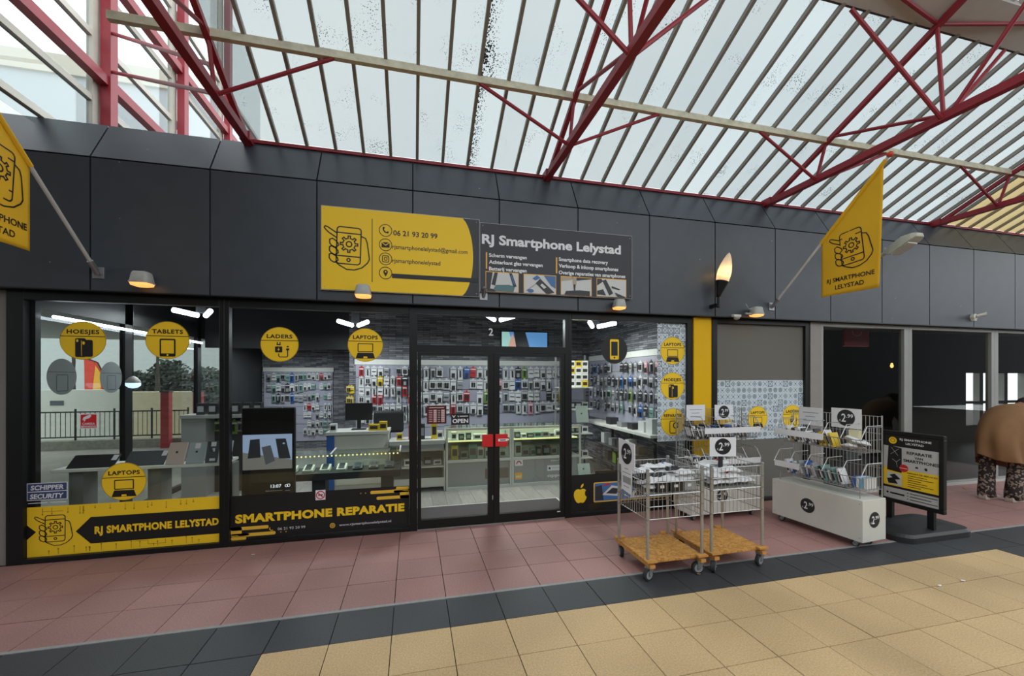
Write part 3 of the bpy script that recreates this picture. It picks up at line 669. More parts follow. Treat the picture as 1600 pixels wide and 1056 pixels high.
# street lamp head on the fascia
sx = 6.83; lz_ = 3.66
t = thing('street_lamp', 'pale grey street lamp head on a short arm behind the flag', 'lamp', (sx, YF, lz_)); lampgrey = mat('lamp_pale', (196, 196, 180), .5, noise=.06)
MB().tube([(sx, YF, lz_-.10), (sx, YF-.10, lz_-.06), (sx, YF-.2, lz_-.02)], .03, 10).build('arm', lampgrey, t)
MB().hexa([(sx-.05, 4.56, lz_-.06), (sx+.05, 4.56, lz_-.06), (sx+.06, 4.54, lz_-.02), (sx-.06, 4.54, lz_-.02), (sx-.05, 4.57, lz_+.03), (sx+.05, 4.57, lz_+.03), (sx+.05, 4.56, lz_+.03), (sx-.05, 4.56, lz_+.03)]).build('collar', lampgrey, t)
mb = MB(); sec = [(4.58, .05, -.06, .02), (4.48, .10, -.10, .05), (4.34, .12, -.04, .12), (4.22, .11, .03, .13), (4.16, .08, .07, .12)]
vs_ = []
for y, hw, a, b_ in sec: vs_ += [(sx-hw, y, lz_+a), (sx+hw, y, lz_+a), (sx+hw*.7, y, lz_+b_), (sx-hw*.7, y, lz_+b_)]
mb.add(vs_, [(4*i+j, 4*i+(j+1) % 4, 4*i+4+(j+1) % 4, 4*i+4+j) for i in range(4) for j in range(4)]+[(0,3,2,1), (16,17,18,19)]); mb.build('head', lampgrey, t, bevel=.01)
MB().hexa([(sx-.09, 4.46, lz_-.105), (sx+.09, 4.46, lz_-.105), (sx+.09, 4.25, lz_+.0), (sx-.09, 4.25, lz_+.0), (sx-.09, 4.46, lz_-.07), (sx+.09, 4.46, lz_-.07), (sx+.09, 4.25, lz_+.04), (sx-.09, 4.25, lz_+.04)]).build('diffuser', mat('lamp_diffuser', (214, 214, 206), .3), t)
# cameras and sensor
D = YF-.06; x, z = wx(1526, D), wz(1526, 495, D)
t = thing('security_camera', 'small white security camera on the fascia above the empty shop', 'camera', (x, YF, z)); wpl = mat('white_plastic', (224, 222, 212), .4)
MB().lathe([(.045, 0), (.045, .05), (.03, .06)], 14, (x, YF, z), (0,-1,0)).build('mount', wpl, t, smooth=False)
MB().tube([(x, D, z+.01), (x+.05, D-.10, z+.04)], .028, 10).build('barrel', wpl, t); MB().box(x-.03, x+.03, YF-.05, YF, z-.06, z+.05).build('junction_box', wpl, t, bevel=.006)
D = YF-.03; x, z = wx(1151, D), wz(1151, 495, D)
t = thing('motion_sensor', 'white half-dome motion sensor under the fascia edge', 'sensor', (x, D, z))
MB().box(x-.06, x+.06, D-.02, YF, z, z+.03).build('base_plate', wpl, t, bevel=.004); MB().lathe([(.045, 0), (.04, -.02), (.025, -.036), (.006, -.042)], 14, (x, D, z)).build('dome', lamp_body, t, smooth=True)
D = YF-.07; x, z = wx(757, D), wz(757, 459, D)
t = thing('flag_socket', 'empty steel flagpole socket below the corner of the lettered board', 'bracket', (x, YF, z))
MB().box(x-.045, x+.045, YF-.012, YF, z-.06, z+.05).build('plate', galv, t); MB().tube([(x, YF-.012, z-.02), (x, YF-.10, z+.07)], .02, 10).build('socket', galv, t)
D = YF-.02; x, z = wx(766, D), wz(766, 480, D)
# ================================================================ flags
def flag(x, side, label):
    t = thing('hanging_flag', label, 'flag', (x, YF, 2.77), 'yellow flags hanging from the fascia'); yel_cloth = mat('flag_cloth', (232, 180, 28), .75, noise=.04, scale=4)
    MB().box(x-.045, x+.045, YF-.012, YF, 2.72, 2.83).build('plate', galv, t, bevel=.002)
    d = Vector((0, -1.46, 1.37)).normalized(); a = Vector((x, YF-.012, 2.765))
    MB().tube([a, a+d*.14], .024, 10).build('socket', galv, t)
    MB().tube([a+d*.08, a+d*2.0], .0155, 10).build('pole', mat('pole_white', (206, 206, 204), .35, .2), t)
    MB().lathe([(.018, 0), (.03, .01), (.032, .03), (.02, .05), (.004, .055)], 12, a+d*1.99, d).build('pole_tip', mat('orange_tip', (206, 66, 30), .4), t, smooth=True)
    yw0, yw1 = 4.02, 3.33
    ztop = lambda y: a.z+(a.y-y)*1.37/1.46-.012
    bow = lambda y, z: x+side*(.012*math.sin((4.02-y)*7.5)*min(1, (ztop(y)-z)*2.5))
    def P_(u, v):
        y = yw0+(yw1-yw0)*u; zb = 2.765-.01*u; zt = ztop(y); z = zb+(zt-zb)*v
        y2 = y+.05*(u)*(1-v)
        return (bow(y, z), y2, z)
    mb = MB(); mb.grid(P_, 22, 24); c = mb.build('cloth', yel_cloth, t, smooth=True); s_ = c.modifiers.new('thick', 'SOLIDIFY'); s_.thickness = .0015; s_.offset = 0
    MB().tube([a+d*.98, a+d*1.96], .021, 10).build('sleeve', yel_cloth, t)
    # marks: u runs across the cloth as it is read, v is height
    if side > 0: warp = lambda u, v: (Vector((bow(4.02-.68+u, v), 3.34+u+.03, v)), Vector((1, 0, 0)))
    else: warp = lambda u, v: (Vector((bow(4.02-u, v), 4.02-u, v)), Vector((-1, 0, 0)))
    P = Print((0,0,0), (1,0,0), (0,0,1), warp=warp); off = .0 if side < 0 else .02
    logo(P, ink, .345+off, 3.255, .225, 2, .10*(-side), .05)
    P.text(ink, 'RJ SMARTPHONE', .335+off, 2.915, .050, .52, .02, 'c', 2); P.text(ink, 'LELYSTAD', .335+off, 2.825, .050, .31, .02, 'c', 2)
    P.build(t)
flag(4.93, -1, 'yellow flag hanging over the price racks, whole emblem showing')
flag(-2.93, 1, 'yellow flag cut off by the picture edge above the first window')
# ================================================================ stickers on the glass
sticker(130, 532, 30, 'HOESJES', 'cases', 'yellow round sticker with phone cases in the corner window')
sticker(262, 531.5, 29.5, 'TABLETS', 'tablet', 'yellow round sticker with a tablet outline')
sticker(194, 752, 29.5, 'LAPTOPS', 'laptop', 'yellow round laptop sticker low on the first window, just above the yellow banner')
sticker(437, 538, 27.2, 'LADERS', 'charger', 'yellow round charger sticker high on the window over the screen')
sticker(571, 539, 26.2, 'LAPTOPS', 'laptop', 'yellow round laptop sticker high on the window beside the door')
sticker(960, 546, 22.2, '', 'phone', 'black round sticker with an amber phone outline', dark=True)
# patterned film
def filmmat():
    m = bpy.data.materials.new('patterned_film'); m.use_nodes = True; n = m.node_tree; b = n.nodes['Principled BSDF']; L = n.links.new; b.inputs['Roughness'].default_value = .4
    t = n.nodes.new('ShaderNodeNewGeometry'); sp = n.nodes.new('ShaderNodeSeparateXYZ'); L(t.outputs['Position'], sp.inputs[0])
    def mth(op, a, b_=None):
        x = n.nodes.new('ShaderNodeMath'); x.operation = op
        for i, q in enumerate((a, b_)):
            if q is None: continue
            if isinstance(q, (int, float)): x.inputs[i].default_value = q
            else: L(q, x.inputs[i])
        return x.outputs[0]
    S = 11.0; u = mth('MULTIPLY', sp.outputs['X'], S); v = mth('MULTIPLY', sp.outputs['Z'], S)
    cb = n.nodes.new('ShaderNodeCombineXYZ'); L(mth('FLOOR', u), cb.inputs[0]); L(mth('FLOOR', v), cb.inputs[1])
    wn = n.nodes.new('ShaderNodeTexWhiteNoise'); wn.noise_dimensions = '2D'; L(cb.outputs[0], wn.inputs['Vector'])
    fu = mth('ABSOLUTE', mth('SUBTRACT', mth('FRACT', u), .5)); fv = mth('ABSOLUTE', mth('SUBTRACT', mth('FRACT', v), .5))
    d = mth('SQRT', mth('ADD', mth('MULTIPLY', fu, fu), mth('MULTIPLY', fv, fv)))
    band = lambda x, c, w_: mth('LESS_THAN', mth('ABSOLUTE', mth('SUBTRACT', x, c)), w_)
    r1 = mth('ADD', band(d, .30, .045), band(d, .12, .05)); r2 = mth('ADD', band(mth('ADD', fu, fv), .38, .05), band(mth('ADD', fu, fv), .12, .05))
    r3 = mth('ADD', band(mth('SUBTRACT', fu, fv), 0, .045), band(mth('MAXIMUM', fu, fv), .40, .04)); r4 = mth('ADD', mth('MULTIPLY', band(fu, .25, .06), band(fv, .25, .06)), band(d, .08, .05))
    k = wn.outputs['Value']; s1 = mth('LESS_THAN', k, .28); s2 = mth('MULTIPLY', mth('GREATER_THAN', k, .28), mth('LESS_THAN', k, .52)); s3 = mth('MULTIPLY', mth('GREATER_THAN', k, .52), mth('LESS_THAN', k, .7)); s4 = mth('GREATER_THAN', k, .7)
    tot = mth('MINIMUM', mth('ADD', mth('ADD', mth('MULTIPLY', r1, s1), mth('MULTIPLY', r2, s2)), mth('ADD', mth('MULTIPLY', r3, s3), mth('MULTIPLY', r4, s4))), 1.0)
    mx = n.nodes.new('ShaderNodeMix'); mx.data_type = 'RGBA'; L(tot, mx.inputs['Factor']); mx.inputs['A'].default_value = rgb((205, 216, 224)); mx.inputs['B'].default_value = rgb((52, 66, 84))
    L(mx.outputs['Result'], b.inputs['Base Color']); MATS['patterned_film'] = m; return m
film = filmmat()
D = YG-.0015
o = MB().box(wx(1027, D), 3.637, D, D+.001, wz(1050, 689, D), GT-.002).build('patterned_film', film, org=(3.3, D, 1.0)); tag(o, 'blue-white patterned film strip down the window edge beside the yellow pier', 'window film')
o = MB().box(4.114, 5.642, D, D+.001, wz(1180, 686, D), wz(1180, 594, D)).build('patterned_film', film, org=(4.9, D, 1.0)); tag(o, 'wide blue-white patterned film below the frosted glass', 'window film')
DS = D-.002
sticker(1051, 548, 21.6, 'LAPTOPS', 'laptop', 'yellow round laptop sticker, topmost of three on the narrow patterned strip', DS)
sticker(1051, 603, 21.2, 'HOESJES', 'cases', 'yellow round sticker with phone cases on the narrow patterned strip', DS)
sticker(1051.5, 659, 21.4, 'REPARATIE', 'repair', 'yellow round repair sticker with a magnifier over a phone', DS)
sticker(1129, 656, 18.5, 'TABLETS', 'tablet', 'yellow round sticker on the wide patterned film nearest the yellow pier', DS)
sticker(1184, 653, 18.5, 'LAPTOPS', 'laptop', 'yellow round laptop sticker on the wide patterned film behind the racks', DS)
sticker(1238, 651, 18.5, 'LADERS', 'charger', 'yellow round charger sticker on the wide patterned film behind the racks', DS)
# banners along the window feet
D = YG-.001
def banner(x0, x1, z0, z1, m, name, label):
    t = thing(name, label, 'banner', (x0, D, z0)); MB().box(x0, x1, D, D+.001, z0, z1).build('backing', m, t); return t
t = banner(-3.578, -1.957, .052, .53, yellow, 'window_banner', 'yellow window banner with a black arrow and emblem')
P = face(D); L0, L1 = -3.578, -1.957
q = lambda px, py: (wx(px, D), wz(px, py, D))
za, zb = .14, .40
P.poly(ink, [(L1, za), (L1, zb), (wx(142, D), zb), (wx(118.5, D), (za+zb)/2), (wx(142, D), za)][::-1], 1)
P.poly(ink, [(L0, .22), (L0+.07, .29), (L0, .36)][::1], 1)
logo(P, ink, wx(84, D), .295, .15, 1, 0, .05)
P.text(yellow, 'RJ SMARTPHONE LELYSTAD', wx(148, D), .235, .068, wx(342, D)-wx(148, D), .05, 'l', 2, 0, 1.08)
circuit = mat('circuit_line', (170, 128, 22), .5); random.seed(3)
for i in range(16):
    u = L0+.1+random.random()*1.45
    for zz, s_ in ((.515, -1), (.066, 1)):
        u2 = u+(.05 if s_ > 0 else 0); h2 = .02+.05*random.random()
        if u2 > L1-.05: continue
        P.stroke(circuit, [(u2, zz), (u2, zz+s_*h2)], .004, False, 1); P.circle(circuit, u2, zz+s_*h2, .007, 1, 8)
P.stroke(circuit, [(L0+.12, .505), (L0+.12, .48), (L0+.28, .48)], .004, False, 1); P.stroke(circuit, [(-2.72, .13), (-2.6, .13), (-2.6, .09), (-2.45, .09), (-2.45, .13)], .004, False, 1)
P.build(t, {'circuit_line': 'circuit_pattern'})
t = banner(-1.863, -.042, .052, .52, ink, 'window_banner', 'black window banner with big yellow lettering and small white contact line')
P = face(D); L0, L1 = -1.863, -.042
P.text(yellow, 'SMARTPHONE REPARATIE', wx(367.5, D), .235, .083, wx(632, D)-wx(367.5, D), .055, 'l', 1, 0, 1.08)
yel_dim = mat('amber_mark', (232, 186, 60), .5)
P.text(white_p, '06 21 93 20 99', wx(434, D), .125, .028, wx(477, D)-wx(434, D), .0, 'l', 1); P.text(white_p, 'www.rjsmartphonelelystad.nl', wx(530, D), .115, .028, wx(611, D)-wx(530, D), .0, 'l', 1)
phone_handset(P, yel_dim, wx(423.5, D), .14, .028, 1); P.circle(yel_dim, wx(519.5, D), .128, .028, 1, 20); P.ring(ink, wx(519.5, D), .128, .018, .004, 2, 16); P.ring(ink, wx(519.5, D), .128, .009, .004, 2, 16)
def bars(x, z, sg):
    for a, b_, c, d in ((0, .42, .100, .136), (0, .12, .055, .136), (0, .20, .04, .066), (.08, .50, .03, .066), (0, .17, 0, .035)):
        pts = rrect(min(sg*a, sg*b_), min(sg*c, sg*d) if sg < 0 else c, max(sg*a, sg*b_), max(sg*c, sg*d) if sg < 0 else d, .0165); P.poly(yel_dim, [(x+p[0]*.85, z+p[1]) for p in pts], 1)
    for k_ in (.56, .62): P.circle(circuit, x+sg*k_*.85, z+sg*.05, .008, 1, 8)
bars(L0+.001, .053, 1); bars(L1-.001, .515, -1)
P.build(t, {'amber_mark': 'ornament_pattern', 'circuit_line': 'ornament_pattern'})
t = banner(1.957, 3.633, .052, .525, ink, 'window_banner', 'black window banner with a yellow apple emblem behind the wire trolley')
P = face(D); ax_, az = wx(907, D), wz(907, 773, D); s = .105
ap = [(0, .62), (.22, .72), (.5, .70), (.74, .52), (.6, .36), (.56, .1), (.64, -.15), (.82, -.3), (.7, -.62), (.48, -.92), (.26, -1.0), (0, -.93), (-.26, -1.0), (-.5, -.9), (-.76, -.5), (-.88, -.05), (-.82, .38), (-.6, .64), (-.3, .72)]
P.poly(yellow, [(ax_+s*a, az+s*b_) for a, b_ in ap[::-1]], 1); P.poly(yellow, [(ax_+s*a, az+s*b_) for a, b_ in [(.0, .82), (.04, 1.05), (.2, 1.28), (.4, 1.36), (.38, 1.1), (.22, .9)][::-1]], 1)
a, b_, c, d = wx(927.5, D), 3.42, wz(940, 784, D), wz(940, 753, D)
P.poly(yel_dim, rrect(a, c, b_, d, .02), 1); P.poly(ph_b, rrect(a+.015, c+.015, b_-.015, d-.015, .01), 2)
W, H = b_-a, d-c; qq = lambda pts: [(a+W*x, c+H*y) for x, y in pts]
P.poly(ph_d, qq([(.02, .1), (.12, .1), (.1, .85), (.02, .8)]), 3); P.poly(ph_l, qq([(.1, .35), (.22, .8), (.36, .7), (.3, .25)]), 3); P.poly(ph_d, qq([(.15, .42), (.23, .68), (.31, .62), (.28, .36)]), 4); P.poly(red_p, qq([(.10, .8), (.17, .93), (.22, .85)]), 3)
P.poly(ph_l, qq([(.45, .1), (.55, .85), (.72, .8), (.66, .1)]), 3); P.poly(ph_d, qq([(.5, .2), (.57, .7), (.66, .66), (.62, .2)]), 4); P.poly(ph_l, qq([(.8, .2), (.84, .8), (.97, .7), (.95, .2)]), 3)
for i in range(5):
    for j in range(8-i): P.circle(circuit, a-.06+j*.022, c-.02-i*.018, .003, 1, 6)
P.build(t, {'amber_mark': 'photo_border_print', 'photo_blue': 'photo_print', 'photo_dark': 'photo_print', 'photo_pale': 'photo_print', 'red_print': 'photo_print', 'circuit_line': 'dot_pattern', 'yellow_print': 'emblem_print'})
# security stickers
navy = mat('navy_print', (56, 72, 112), .5)
t = thing('security_sticker', 'blue-and-white security company sticker above the yellow banner', 'sticker', (wx(73, D), D, wz(73, 770, D)))
a, b_ = wx(42, D), wx(105.5, D); c, d = wz(74, 781, D), wz(74, 754, D)
MB().box(a, b_, D, D+.001, c, d).build('backing', white_p, t); P = face(D); m_ = (c+d)/2
P.rect(navy, a+.006, m_+.004, b_-.006, d-.006, 1); P.rect(navy, a+.006, c+.006, b_-.006, m_-.004, 1)
P.text(white_p, 'SCHIPPER', (a+b_)/2, m_+.018, (d-m_)*.52, (b_-a)*.82, .03, 'c', 2, .12); P.text(white_p, 'SECURITY', (a+b_)/2-.005, c+.018, (d-m_)*.52, (b_-a)*.82, .03, 'c', 2, .12)
P.rect(white_p, a+.01, c-.028, a+.16, c-.022, 1); P.rect(white_p, a+.18, c-.028, b_-.01, c-.022, 1); P.build(t)
t = thing('camera_notice', 'small red camera warning notice on the corner window', 'notice', (wx(138, D), D, wz(138, 660, D)))
a, b_ = wx(125.5, D), wx(151.5, D); c, d = wz(138, 669, D), wz(138, 647, D)
MB().box(a, b_, D, D+.001, c, d).build('backing', red_p, t); P = face(D); W, H = b_-a, d-c
P.stroke(white_p, [(a, c), (b_, c), (b_, d), (a, d)], .006, True, 1); P.poly(white_p, [(a+W*x, c+H*y) for x, y in [(.12, .58), (.55, .72), (.68, .88), (.6, .98), (.2, .8)]], 1); P.stroke(white_p, [(a+.3*W, c+.62*H), (a+.22*W, c+.5*H)], .01, False, 1)
P.text(white_p, 'CAMERA', (a+b_)/2, c+.25*H, .15*H, W*.76, .02, 'c', 1); P.text(white_p, 'BEWAKING', (a+b_)/2, c+.06*H, .14*H, W*.88, .02, 'c', 1); P.build(t)
D = YG-.003
t = thing('prohibition_sticker', 'small white square prohibition sticker at the top of the black banner', 'sticker', (wx(501, D), D, wz(501, 773, D)))
a, b_ = wx(493, D), wx(508.5, D); c, d = wz(501, 781, D), wz(501, 765.5, D)
MB().box(a, b_, D, D+.001, c, d).build('backing', white_p, t); P = face(D); cx_, cz_ = (a+b_)/2, (c+d)/2; r = (d-c)*.38
P.ring(red_p, cx_, cz_, r, .01, 1); P.poly(ph_d, [(cx_+r*x, cz_+r*y) for x, y in [(-.6, .1), (-.3, .2), (.4, .15), (.6, .4), (.5, .0), (.4, -.4), (.3, -.1), (-.3, -.1), (-.4, -.45), (-.5, -.1)]][::-1], 1); P.stroke(red_p, [(cx_-.7*r, cz_+.7*r), (cx_+.7*r, cz_-.7*r)], .01, False, 2); P.build(t)
# house number, door signs, pull plates
D = YG-.001
t = thing('house_number', 'white house number on the fanlight above the double door', 'number', (wx(767, D), D, wz(767, 524, D)))
P = face(D); P.text(white_p, '2', wx(767, D), wz(767, 524, D), .088, .055, .012, 'c', 1); P.build(t, default='digit')
D = YW-.003
t = thing('door_notice', 'dark red notice with pale columns on the door glass', 'notice', (wx(682, D), D, wz(682, 648, D)))
a, b_ = wx(667, D), wx(697.5, D); c, d = wz(682, 662, D), wz(682, 633.5, D); maroon = mat('maroon_print', (92, 20, 24), .5); pinkp = mat('pink_print', (214, 176, 178), .5)
MB().box(a, b_, D, D+.001, c, d).build('backing', maroon, t); P = face(D); W, H = b_-a, d-c
P.rect(white_p, a+.12*W, d-.13*H, a+.88*W, d-.10*H, 1); P.rect(ink, a+.52*W, c+.08*H, a+.72*W, c+.78*H, 1); P.rect(ink, a+.93*W, c, b_, d, 1)
for k in range(7):
    zz = c+(.10+.098*k)*H; P.rect(pinkp, a+.34*W, zz, a+.5*W, zz+.08*H, 1); P.rect(pinkp, a+.73*W, zz, a+.91*W, zz+.08*H, 1); P.rect(pinkp, a+.1*W, zz+.02*H, a+.28*W, zz+.05*H, 1); P.rect(pinkp, a+.56*W, zz+.02*H, a+.68*W, zz+.05*H, 2)
P.build(t, {'pink_print': 'table_print', 'black_print': 'table_print'})
t = thing('open_sign', 'black sign with white OPEN lettering on the door glass', 'sign', (wx(719, D), D, wz(719, 655, D)))
a, b_ = wx(705, D), wx(733.5, D); c, d = wz(719, 663.5, D), wz(719, 646, D)
MB().box(a, b_, D, D+.001, c, d).build('backing', ink, t); P = face(D); W, H = b_-a, d-c
P.text(white_p, 'OPEN', (a+b_)/2, c+.17*H, .36*H, W*.86, .03, 'c', 1)
P.stroke(white_p, [(a+.07*W, c+.86*H), (a+.14*W, c+.66*H), (a+.22*W, c+.86*H)], .008, False, 1); P.stroke(white_p, [(a+.36*W, c+.82*H), (a+.40*W, c+.68*H)], .008, False, 1); P.rect(white_p, a+.46*W, c+.73*H, a+.92*W, c+.79*H, 1); P.build(t)
for px0, px1, lab, nub in ((753.5, 770.5, 'red pull plate on the door leaf with the OPEN sign', 0), (774, 793.5, 'red pull plate with a small white label', 1)):
    D = YW-.055; a, b_ = wx(px0, D), wx(px1, D); c, d = wz(770, 698, D), wz(770, 678.5, D)
    t = thing('pull_plate', lab, 'door pull', (a, D, c), 'red pull plates on the double door')
    MB().box(a, b_, D, D+.018, c, d).build('plate', red_p, t, bevel=.004)
    xm = .915 if not nub else .99
    MB().box(xm-.02, xm+.015, D+.018, YW-.0255, c+.03, d-.03).build('spacer', black_al, t)
    if nub:
        P = face(D); P.rect(white_p, a+.035, (c+d)/2-.012, b_-.006, (c+d)/2+.018, 1); P.rect(ink, (a+b_)/2-.02, (c+d)/2-.002, (a+b_)/2+.05, (c+d)/2+.008, 2); P.build(t)
# ================================================================ inside the shop
def stonemat():
    m = bpy.data.materials.new('stacked_stone'); m.use_nodes = True; n = m.node_tree; b = n.nodes['Principled BSDF']; L = n.links.new; b.inputs['Roughness'].default_value = .7
    g_ = n.nodes.new('ShaderNodeNewGeometry'); sp = n.nodes.new('ShaderNodeSeparateXYZ'); L(g_.outputs['Position'], sp.inputs[0]); cb = n.nodes.new('ShaderNodeCombineXYZ')
    ad = n.nodes.new('ShaderNodeMath'); L(sp.outputs['X'], ad.inputs[0]); L(sp.outputs['Y'], ad.inputs[1]); L(ad.outputs[0], cb.inputs[0]); L(sp.outputs['Z'], cb.inputs[1])
    br = n.nodes.new('ShaderNodeTexBrick'); br.inputs['Scale'].default_value = 1; br.inputs['Brick Width'].default_value = .26; br.inputs['Row Height'].default_value = .035; br.inputs['Mortar Size'].default_value = .003
    br.inputs['Color1'].default_value = rgb((176, 176, 184)); br.inputs['Color2'].default_value = rgb((92, 92, 100)); br.inputs['Mortar'].default_value = rgb((30, 30, 33)); L(cb.outputs[0], br.inputs['Vector'])
    nz = n.nodes.new('ShaderNodeTexNoise'); nz.inputs['Scale'].default_value = 14; L(g_.outputs['Position'], nz.inputs['Vector'])
    mx = n.nodes.new('ShaderNodeMix'); mx.data_type = 'RGBA'; mx.blend_type = 'MULTIPLY'; mx.inputs['Factor'].default_value = .5; L(br.outputs['Color'], mx.inputs['A']); L(nz.outputs['Fac'], mx.inputs['B']); L(mx.outputs['Result'], b.inputs['Base Color'])
    bp_ = n.nodes.new('ShaderNodeBump'); bp_.inputs['Strength'].default_value = .6; bp_.inputs['Distance'].default_value = .02; L(br.outputs['Fac'], bp_.inputs['Height']); bp_.invert = True; L(bp_.outputs['Normal'], b.inputs['Normal'])
    MATS['stacked_stone'] = m; return m
stone = stonemat(); blackwall = mat('black_wall', (26, 27, 30), .6); slat_w = mat('slat_white', (168, 168, 184), .45)
plank_m = mat('grey_oak', (158, 154, 146), .45, noise=.16, scale=3, stretch=(9, 1, 1), vary=.13)
XL, XR_, YB1, YB2, ZC = -3.55, 3.70, 8.25, 11.05, 3.0
fs = MB().box(XL, XR_, YW+.052, YB2, -.012, .004).build('floor_shop', dark_grey, kind='structure'); ORG[fs.name] = Vector((0,0,0))
pm = MB().box(-.0985, .0985, -.598, .598, .004, .012).mesh('floor_plank', plank_m)
for i in range(36):
    for j in range(6):
        ya, yb = max(4.925, 4.93+j*1.2-.4*(i % 3)), min(YB2, 6.13+j*1.2-.4*(i % 3))
        if yb-ya < .05: continue
        mesh_obj('floor_plank', pm, fs, (XL+.12+i*.2, (ya+yb)/2, 0), scale=(1, (yb-ya)/1.2, 1))
w_ = struct('wall_shop_back')
MB().box(-1.17, XR_, YB1, YB1+.1, 0, ZC).build('stone_face', stone, w_); MB().box(-1.17, -1.07, YB1+.1, YB2, 0, ZC).build('return_face', stone, w_); MB().box(XL, -1.07, YB2, YB2+.1, 0, ZC).build('stone_face', stone, w_)
MB().box(XL, -1.17, YB1, YB1+.08, 2.30, ZC).build('bulkhead', blackwall, w_)
w_ = struct('wall_shop_side'); MB().box(XR_, XR_+.05, YW+.06, YB1, 0, ZC).build('stone_face', stone, w_)
w_ = struct('ceiling_shop'); MB().box(XL-.05, XR_+.05, YW+.06, YB2+.1, ZC, ZC+.05).build('ceiling_board', blackwall, w_)
for y in (5.9, 7.3): MB().box(XL, XR_, y-.015, y+.015, ZC-.04, ZC-.001).build('track', dark_grey, w_)
# side glazing of the corner
ww = struct('window_8')
for y0, y1 in ((4.93, 4.99), (6.20, 6.34), (8.0, 8.12), (8.98, 9.06)): MB().box(XL-.06, XL, y0, y1, 0, ZC).build('frame_post', black_al, ww)
MB().box(XL-.06, XL, 9.06, YB2, 0, ZC).build('solid_panel', blackwall, ww); MB().box(XL-.06, XL, 4.99, 9.06, 2.45, ZC).build('frame_head', black_al, ww); MB().box(XL-.06, XL, 4.99, 8.98, 0, .08).build('frame_sill', black_al, ww)
for y0, y1 in ((4.99, 6.20), (6.34, 8.0), (8.12, 8.98)): MB().box(XL-.034, XL-.028, y0, y1, .08, 2.45).build('pane', win_glass, ww)
# stickers seen from behind on the side glass
back_p = mat('sticker_back', (118, 124, 124), .5)
for y, z, lab in ((5.28, 1.78, 'grey back of a round sticker on the corner glass, nearer the street window'), (6.0, 1.775, 'grey back of a round sticker on the corner glass beside the mullion')):
    t = thing('sticker_back', lab, 'sticker', (XL-.027, y, z)); MB().prism(circ(y, z, .19, 32), (XL-.027, 0, 0), (0,1,0), (0,0,1), (1,0,0), .001).build('backing', back_p, t)
    P = Print((XL-.026, 0, 0), (0,1,0), (0,0,1)); P.stroke(ph_d, [(y-.17, z+.05), (y+.17, z+.05)], .005, False, 1); P.stroke(ph_d, rrect(y-.07, z-.15, y+.07, z+.02, .01), .006, True, 1); P.build(t, default='marking')
# ---- lights in the shop
tube_m = mat('tube_glow', (240, 246, 255), .5, emit=9, ecol=(232, 240, 255))
def area(name, loc, sx, sy, power, col=(1, .97, .95), rot=(0,0,0)):
    l = bpy.data.lights.new(name, 'AREA'); l.shape = 'RECTANGLE'; l.size = sx; l.size_y = sy; l.energy = power; l.color = col
    o = bpy.data.objects.new(name, l); C.objects.link(o); o.location = loc; o.rotation_euler = rot; return o
def tube_pair(x, y, z, label, ln_=.6, sp=.35, power=14):
    t = thing('twin_tube_lamp', label, 'lamp', (x, y, ZC-.01), 'twin tube lamps in the shop')
    MB().box(x-.06, x+.06, y-.06, y+.06, z+.04, ZC-.002).build('canopy', dark_grey, t)
    for s_ in (-1, 1): MB().tube([(x+s_*.05, y-.02, z), (x+s_*(.05+sp*.5), y-ln_*.5, z+.03)], .035, 10).build('tube', tube_m, t)
    l = area('tube_light', (x, y-.2, z-.06), .5, .5, power, (.90, .95, 1)); l.parent = None
tube_pair(-.95, 7.4, 2.66, 'twin white tube lamp above the laptop sticker beside the door', power=30)
tube_pair(-2.55, 9.8, 2.42, 'twin white tube lamp deep in the aisle behind the screen', power=36)
tube_pair(-3.0, 6.9, 2.68, 'twin white tube lamp above the shelf of laptops', power=26)
tube_pair(1.35, 6.6, 2.72, 'twin white tube lamp over the counters behind the door', power=50)
tube_pair(2.95, 6.3, 2.62, 'twin white tube lamp behind the black phone sticker', power=14)
o = MB().tube([(XL+.06, 5.05, 2.38), (XL+.06, 8.0, 2.36)], .016, 8).build('light_strip', tube_m, org=(XL+.06, 6.5, 2.37)); tag(o, 'long white light strip along the head of the corner glass', 'lamp')
def dome(px, py, D, label, r=.09):
    x, z = wx(px, D), wz(px, py, D); t = thing('pendant_lamp', label, 'lamp', (x, D, z))
    MB().lathe([(.012, r*1.1), (r*.5, r*.9), (r*.95, r*.35), (r, 0)], 16, (x, D, z), caps=False).build('cap', lamp_body, t, smooth=True)
    MB().lathe([(r*.98, 0), (r*.98, -r*.45), (r*.6, -r*.8), (r*.1, -r*.9)], 16, (x, D, z)).build('diffuser', mat('dome_glow', (200, 222, 255), .4, emit=1.6, ecol=(190, 216, 255)), t, smooth=True)
    MB().tube([(x, D, z+r), (x, D, ZC-.002)], .005, 6).build('cord', black_al, t)
dome(208, 598, 6.05, 'small pendant dome lamp with cool light in front of the corner mullion', .075)
# ---- slat walls
def slatwall(name, label, x0, x1, z0, z1, n_, y=None, side=None):
    t = thing(name, label, 'display wall', ((x0+x1)/2, y or 0, z0)) if side is None else thing(name, label, 'display wall', (side, (x0+x1)/2, z0))
    h = (z1-z0)/n_
    for k in range(n_):
        a, b_ = z0+k*h+.006, z0+(k+1)*h-.006
        if side is None: MB().box(x0, x1, y-.02, y, a, b_).build('slat', slat_w, t)
        else: MB().box(side-.02, side, x0, x1, a, b_).build('slat', slat_w, t)
    if side is None: MB().box(x0, x1, y-.006, y+.006, z0, z1).build('back_board', grey_al, t); MB().box(x0-.02, x1+.02, y-.03, y+.006, z1, z1+.10).build('header', white_m, t)
    else: MB().box(side-.006, side+.006, x0, x1, z0, z1).build('back_board', grey_al, t); MB().box(side-.03, side+.006, x0, x1, z1, z1+.10).build('header', white_m, t)
    return t
